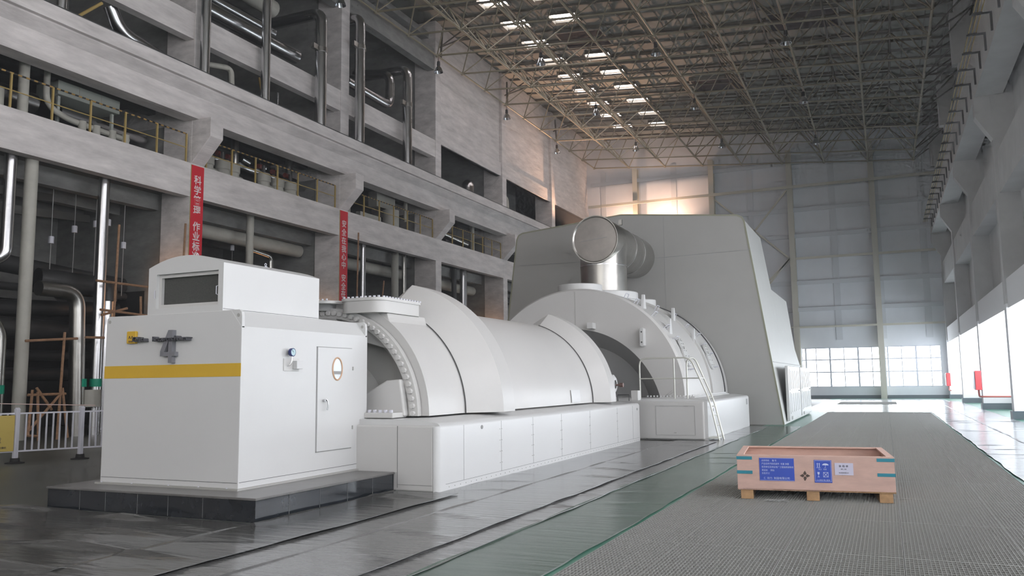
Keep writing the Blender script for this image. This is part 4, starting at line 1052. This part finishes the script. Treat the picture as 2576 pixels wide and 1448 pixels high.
pipe([(-26.0, 17.1, 10.7), (-26.0, 17.1, 11.45)], .2, cream_m, 'smaller cream vessel beside the cut one', 'vessel', name='vessel')
pipe([(-26.0, 16.3, 11.9), (-26.0, 16.75, 11.7)], .33, cream_m, 'cream ball valve high at the left edge', 'valve', name='insulated_valve')
pipe([(-26.0, 16.15, 12.35), (-26.0, 16.5, 12.3)], .2, cream_m, 'small cream flange near the crane beam at the left edge', 'valve', name='insulated_valve')
for k, y in enumerate((20.5, 21.1, 21.8, 22.4)):
    pipe([(-26.3, y, 11.35), (-26.3, y, 10.6)], .14, cream_m, 'cream stub valve in the row below the duct', 'valve', name='stub_valve', group='four stub valves under the duct')
def valve(x, y, label):
    t = thing('insulated_valve', (x, y, 10.6), label, 'valve', 'cream insulated valves between the banners')
    MB().lathe([(.001, .95), (.30, .93), (.34, .85), (.34, .55), (.3, .5), (.3, 0)], (x, y, 10.66), 'z', 18).build('body', cream_m, t, smooth=True)
    MB().tube([(x, y-.1, 10.95), (x, y+.5, 10.9)], .22, 14).build('branch', cream_m, t, smooth=True)
    MB().tube([(x, y, 11.6), (x, y, 12.0)], .09, 10).build('stem', dark_pipe, t)
    MB().tube([(x-.35, y, 12.02), (x-.35, y+.35, 12.02)], .12, 12).build('actuator', act_m, t, smooth=True)
    return t
v0 = valve(-26.3, 26.6, 'cream valve nearest the first red banner')
for y, lab in ((27.6, 'second cream valve from the first red banner'), (28.25, 'third cream valve, left of the grey post pipe'), (30.2, 'cream valve just right of the grey post pipe'), (31.3, 'cream valve in the middle of the right-hand group'), (32.15, 'last cream valve before the second corbel')):
    dup(v0, (random.uniform(-.1, .1), y-26.6, 0), lab)
pipe([(-27.2, 25.6, 11.9), (-27.2, 33.6, 11.9)], .3, chrome, 'shiny pipe behind the cream valves', name='horizontal_pipe')
for y in (26.1, 29.3, 30.4): pipe([(-26.9, y, 12.2), (-26.9, y+.5, 12.1)], .22, chrome, 'short shiny pipe length above the cream valves', name='pipe_length', group='short shiny lengths above the cream valves')
pipe([(-25.9, 25.7, 10.72), (-25.9, 34.4, 10.72)], .09, chrome, 'thin shiny pipe lying on the lower beam between the banners', name='horizontal_pipe')
pipe([(-26.2, 36.6, 10.7), (-26.2, 36.6, 11.35)], .3, cream_m, 'cream pump casing right of the second banner', 'pump', name='pump')
tag(MB().box(-26.6, 38.2, 11.0, -26.3, 40.3, 11.3).build('cable_box', cream_m), 'pale flat box behind the railing right of the second banner', 'box')
pipe([(-26.6, 41.8, 10.7), (-26.6, 41.8, 12.0)], .5, cream_m, 'big pale vessel before the third corbel', 'vessel', name='vessel')
tag(MB().box(-27.4, 40.6, 12.1, -26.8, 42.6, 13.0).build('duct', cream_m), 'pale duct tucked under the crane beam', 'duct')
pipe([(-26.3, 43.0, 11.5), (-26.3, 43.0, 12.9)], .12, cream_m, 'thin pale pipe beside the pale duct', name='stub_pipe')
pipe([(-27.5, 46.0, 12.2), (-26.8, 52.0, 11.5)], .25, steel_j, 'dull steel pipe slanting in the last open bay', name='slanting_pipe')

# lower level
pipe([(-25.85, 18.32, 0), (-25.85, 18.32, 9.5)], .21, cream_m, 'pale vertical pipe at the far left', name='vertical_pipe')
t = pipe([(-25.9, 17.62, 9.5), (-25.9, 17.62, 5.9), (-26.8, 16.6, 5.6)], .19, chrome, 'shiny pipe ending in an elbow at the left edge', name='vertical_pipe', bend=.35)
pipe([(-26.0, 21.3, 0), (-26.0, 21.3, 9.5)], .20, chrome, 'shiny vertical pipe with green band left of the hood', name='vertical_pipe', bands=[((-26, 21.3, 1.85), (0, 0, 1), .28)], band_m=green_b)
pipe([(-26.0, 18.9, 5.05), (-26.0, 20.4, 5.05), (-26.0, 20.6, 0)], .26, steel_j, 'shiny pipe bending down with green band, left of the white enclosure', name='bent_pipe', bend=.6, bands=[((-26, 20.6, 1.85), (0, 0, 1), .28)], band_m=green_b)
pipe([(-26.0, 17.6, 0), (-26.0, 17.6, 3.6), (-26.0, 16.5, 4.4)], .25, steel_j, 'shiny pipe with green band cut by the left edge', name='bent_pipe', bend=.4, bands=[((-26, 17.6, 1.65), (0, 0, 1), .28)], band_m=green_b)
pipe([(-25.95, 21.05, 1.0), (-25.95, 21.05, 1.6)], .36, cream_m, 'cream round valve at the foot of the shiny pipe', 'valve', name='insulated_valve')
pipe([(-27.2, 22.6, 4.96), (-27.2, 22.6, 5.5), (-27.6, 20, 5.6)], .38, dark_pipe, 'dull elbow left of the hood', name='pipe_elbow')
pipe([(-27.2, 22.6, 0), (-27.2, 22.6, 4.95)], .32, chrome, 'shiny stub pipe directly left of the hood', name='vertical_pipe')
for k, (z, r, x, sl, lab) in enumerate(((6.1, .33, -28.5, -.05, 'upper fat dark pipe sloping across the left bay'), (4.6, .30, -28.8, .04, 'dark pipe at half height in the left bay'), (3.8, .38, -28.0, -.02, 'fat dark jacketed pipe low in the left bay'), (2.9, .2, -29, 0, 'thin dark pipe in the left bay, below the fat one'), (2.2, .25, -29.5, 0, 'lowest dark pipe in the left bay'), (5.3, .14, -28.3, .01, 'slim dark pipe in the left bay'))):
    pipe([(x, 15.3, z-sl*6), (x, 24.4, z+sl*6)], r, dark_pipe, lab, name='horizontal_pipe', group='dark pipes crossing the left bay')
for k, (z, r) in enumerate(((5.0, .25), (4.2, .3), (3.4, .2))):
    pipe([(-28.3, 25.9, z), (-28.3, 34.5, z)], r, dark_pipe, 'dark pipe crossing behind the hood', name='horizontal_pipe', group='dark pipes crossing behind the hood')
pipe([(-28, 36, 3.7), (-28, 44, 3.9)], .4, steel_j, 'dull steel pipe behind the bolted flange covers', name='horizontal_pipe')
pipe([(-26.2, 29.3, 0), (-26.2, 29.3, 9.5)], .17, cream_m, 'pale vertical pipe above the hood', name='vertical_pipe')
pipe([(-26.4, 29.6, 7.9), (-26.6, 31.2, 7.8), (-26.6, 31.3, 0)], .12, steel_j, 'thin bent pipe right of the pale one', name='bent_pipe', bend=.3)
for y, r, x, mt, lab in ((36.2, .33, -26.6, chrome, 'fat shiny pipe right of the second banner'), (37.9, .16, -25.9, chrome, 'slim pipe behind the bolted covers'), (42.3, .22, -26.6, cream_m, 'pale pipe left of the fourth column'), (43.0, .14, -26.4, steel_j, 'slim pipe touching the fourth column side'), (50.8, .26, -26.4, chrome, 'shiny pipe right of the fourth column'), (50.1, .18, -26.75, dark_pipe, 'dark pipe left of the shiny one near the dome')):
    pipe([(x, y, 0), (x, y, 9.5)], r, mt, lab, name='vertical_pipe')
MBc = MB().box(-26.5, 50.2, 6.4, -26.2, 51.6, 6.75); tag(MBc.build('pipe_clamp', steel_j), 'steel clamp on the shiny pipe near the dome', 'clamp')
# beam and duct under the slab
for (a, b_, zz, lab) in ((26, 34.5, 8.6, 'pale round duct under the slab between the banners'), (36, 44.5, 8.5, 'pale round duct under the slab right of the second banner'), (46, 54.5, 8.4, 'pale round duct under the slab near the dome')):
    pipe([(-27.6, a, zz), (-27.6, b_, zz)], .33, cream_m, lab, 'duct', name='round_duct')
for y0, z, lab in ((16.0, 8.3, 'upper hanger beam in the left bay'), (16.5, 7.7, 'lower hanger beam in the left bay')):
    p, q_ = Vector((-27.0, y0+.6, z)), Vector((-30.2, y0+7.5, z+1.0))
    tag(MB().beam(p, q_, .22, .3).build('hanger_beam', slab_dark), lab, 'beam', 'hanger beams in the left bay')
# spring hangers
def hanger(x, y, z, label, grp):
    t = thing('spring_hanger', (x, y, z), label, 'pipe hanger', grp)
    MB().lathe([(.001, .26), (.09, .26), (.10, .24), (.10, 0), (.001, 0)], (x, y, z), 'z', 12).build('can', fence_w, t, smooth=True)
    MB().tube([(x, y, z+.26), (x, y, 9.55)], .015, 5).build('rod', recess_p, t)
    MB().tube([(x, y, z), (x, y, z-1.9)], .015, 5).build('rod', recess_p, t)
    return t
for px_, py_, yv, lab in ((128, 612, 22, 'spring hanger can left of the shiny pipe, lowest'), (187, 585, 23, 'spring hanger can next to the lowest one'), (241, 572, 23, 'spring hanger can hard against the shiny pipe'), (272, 568, 22, 'spring hanger can just right of the shiny pipe'), (310, 625, 21, 'big spring hanger can above the scaffold pole')):
    p = at(px_, py_, 'x', -27.5); h_ = hanger(p.x, p.y, p.z, lab, 'spring hangers in the left bay')
for px_, py_, lab in ((584, 630, 'spring hanger can right of the first banner'), (636, 630, 'spring hanger can beside the pale vertical pipe')):
    p = at(px_, py_, 'x', -28); hanger(p.x, p.y, p.z, lab, 'spring hangers between the banners')
# scaffold tubes
def scaf(p, q_, label, r=.045): tag(MB().tube([p, q_], r, 7).build('scaffold_tube', rust_m), label, 'scaffold tube', 'rusty scaffold tubes')
XS = -25.0
for a, b_, lab in (((300, 565), (285, 815), 'upright rusty tube left of the hood'), ((242, 705), (376, 722), 'upper level tube left of the hood'), ((252, 778), (380, 795), 'lower level tube left of the hood'), ((255, 792), (320, 775), 'short crossing tube left of the hood'),
                   ((354, 745), (354, 790), 'short upright beside the hood'), ((902, 585), (898, 745), 'upright tube right of the second banner'), ((966, 706), (962, 745), 'short upright behind the flange covers'), ((215, 848), (262, 849), 'short tube crossing the shiny pipes'), ((64, 857), (195, 851), 'long level tube between the left pipes'), ((163, 835), (150, 1010), 'leaning upright behind the fence'), ((467, 562), (463, 635), 'dark upright beside the first banner'),
                   ((82, 980), (70, 1095), 'left front leg of the trestle'), ((92, 975), (130, 1030), 'trestle brace falling to the right'), ((157, 985), (70, 1085), 'long trestle brace rising right'), ((157, 975), (170, 1100), 'right front leg of the trestle'), ((70, 993), (165, 990), 'level tube topping the trestle'), ((68, 1095), (98, 1097), 'low level tube at trestle foot'), ((95, 985), (96, 1110), 'rear leg of the trestle')):
    xs = XS if a[1] > 700 or a[0] > 400 or lab.startswith('upright rusty') else XS
    p, q_ = at(*a, 'x', xs), at(*b_, 'x', xs)
    if lab.startswith(('upright rusty', 'upright tube', 'dark upright', 'leaning', 'short upright')): q_ = p+(q_-p)*(p.z/(p.z-q_.z))
    scaf(p, q_, lab)

# warm flood lamps: fittings at column feet and on the end wall
def flood(loc, direction, label, power, size=.25, spot=radians(110), col=(1.0, .50, .20), stand=None):
    p = Vector(loc); d = Vector(direction).normalized()
    t = thing('flood_lamp', p, label, 'lamp', 'small warm flood lamps')
    if stand: MB().tube([p-d*.1, stand], .03, 8).build('bracket', lampd, t)
    MB().tube([p-d*.18, p-d*.02], [.07, .14], 12).build('housing', lampd, t, smooth=True)
    MB().tube([p-d*.03, p-d*.005], .12, 12).build('lens', warm_lit, t)
    L = bpy.data.lights.new('flood_light', 'SPOT'); L.energy = power; L.color = col; L.spot_size = spot; L.spot_blend = .6; L.shadow_soft_size = .1
    o = bpy.data.objects.new('flood_light', L); COL.objects.link(o); o.location = p+d*.03; o.rotation_euler = d.to_track_quat('-Z', 'Y').to_euler()
flood((-26.0, 33.5, 3.6), (-.1, 1.0, .35), 'flood lamp low beside the second banner column', 300, stand=(-26.0, 33.5, 0))
flood((-26.0, 53.4, 3.0), (-.1, 1.0, .5), 'flood lamp low beside the column at the grey enclosure', 400, stand=(-26.0, 53.4, 0))
flood((-26.0, 23.3, 4.4), (0.1, 1.0, .4), 'flood lamp low beside the first banner column', 200, stand=(-26.0, 23.3, 0))
for x, z, pw in ((-21.4, 15.6, 900), (-17.5, 15.9, 900)):
    flood((x, 73.2, z), (.1, .55, .8), 'flood lamp shining up the end wall', pw, spot=radians(140), col=(1, .62, .42), stand=(x, 75, z))
flood((-24.6, 68.5, 14.6), (.28, -.6, .42), 'flood lamp on the crane beam shining along the space frame', 9500, spot=radians(75), col=(1, .58, .36), stand=(-24.6, 68.5, 14.22))

# ------------------------------------------------------------------ world, light, colour
w = bpy.data.worlds.new('world'); S.world = w; w.use_nodes = True
w.node_tree.nodes['Background'].inputs[0].default_value = (.6, .7, .8, 1); w.node_tree.nodes['Background'].inputs[1].default_value = .3
S.view_settings.view_transform = 'Standard'; S.view_settings.look = 'None'; S.view_settings.exposure = 0.1; S.view_settings.gamma = 1
S.cycles.use_denoising = True
S.cycles.use_adaptive_sampling = True; S.cycles.adaptive_threshold = .08; S.cycles.adaptive_min_samples = 12; S.cycles.max_bounces = 6; S.cycles.diffuse_bounces = 3; S.cycles.glossy_bounces = 3; S.cycles.sample_clamp_indirect = 6
S.cycles.caustics_reflective = False; S.cycles.caustics_refractive = False
# thin dusty air in the hall
nt = w.node_tree
vo = nt.nodes.new('ShaderNodeVolumeScatter'); vo.inputs['Density'].default_value = .0022; vo.inputs['Color'].default_value = (.92, .95, 1, 1); vo.inputs['Anisotropy'].default_value = .2
nt.links.new(vo.outputs[0], nt.nodes['World Output'].inputs['Volume'])
S.cycles.volume_bounces = 0
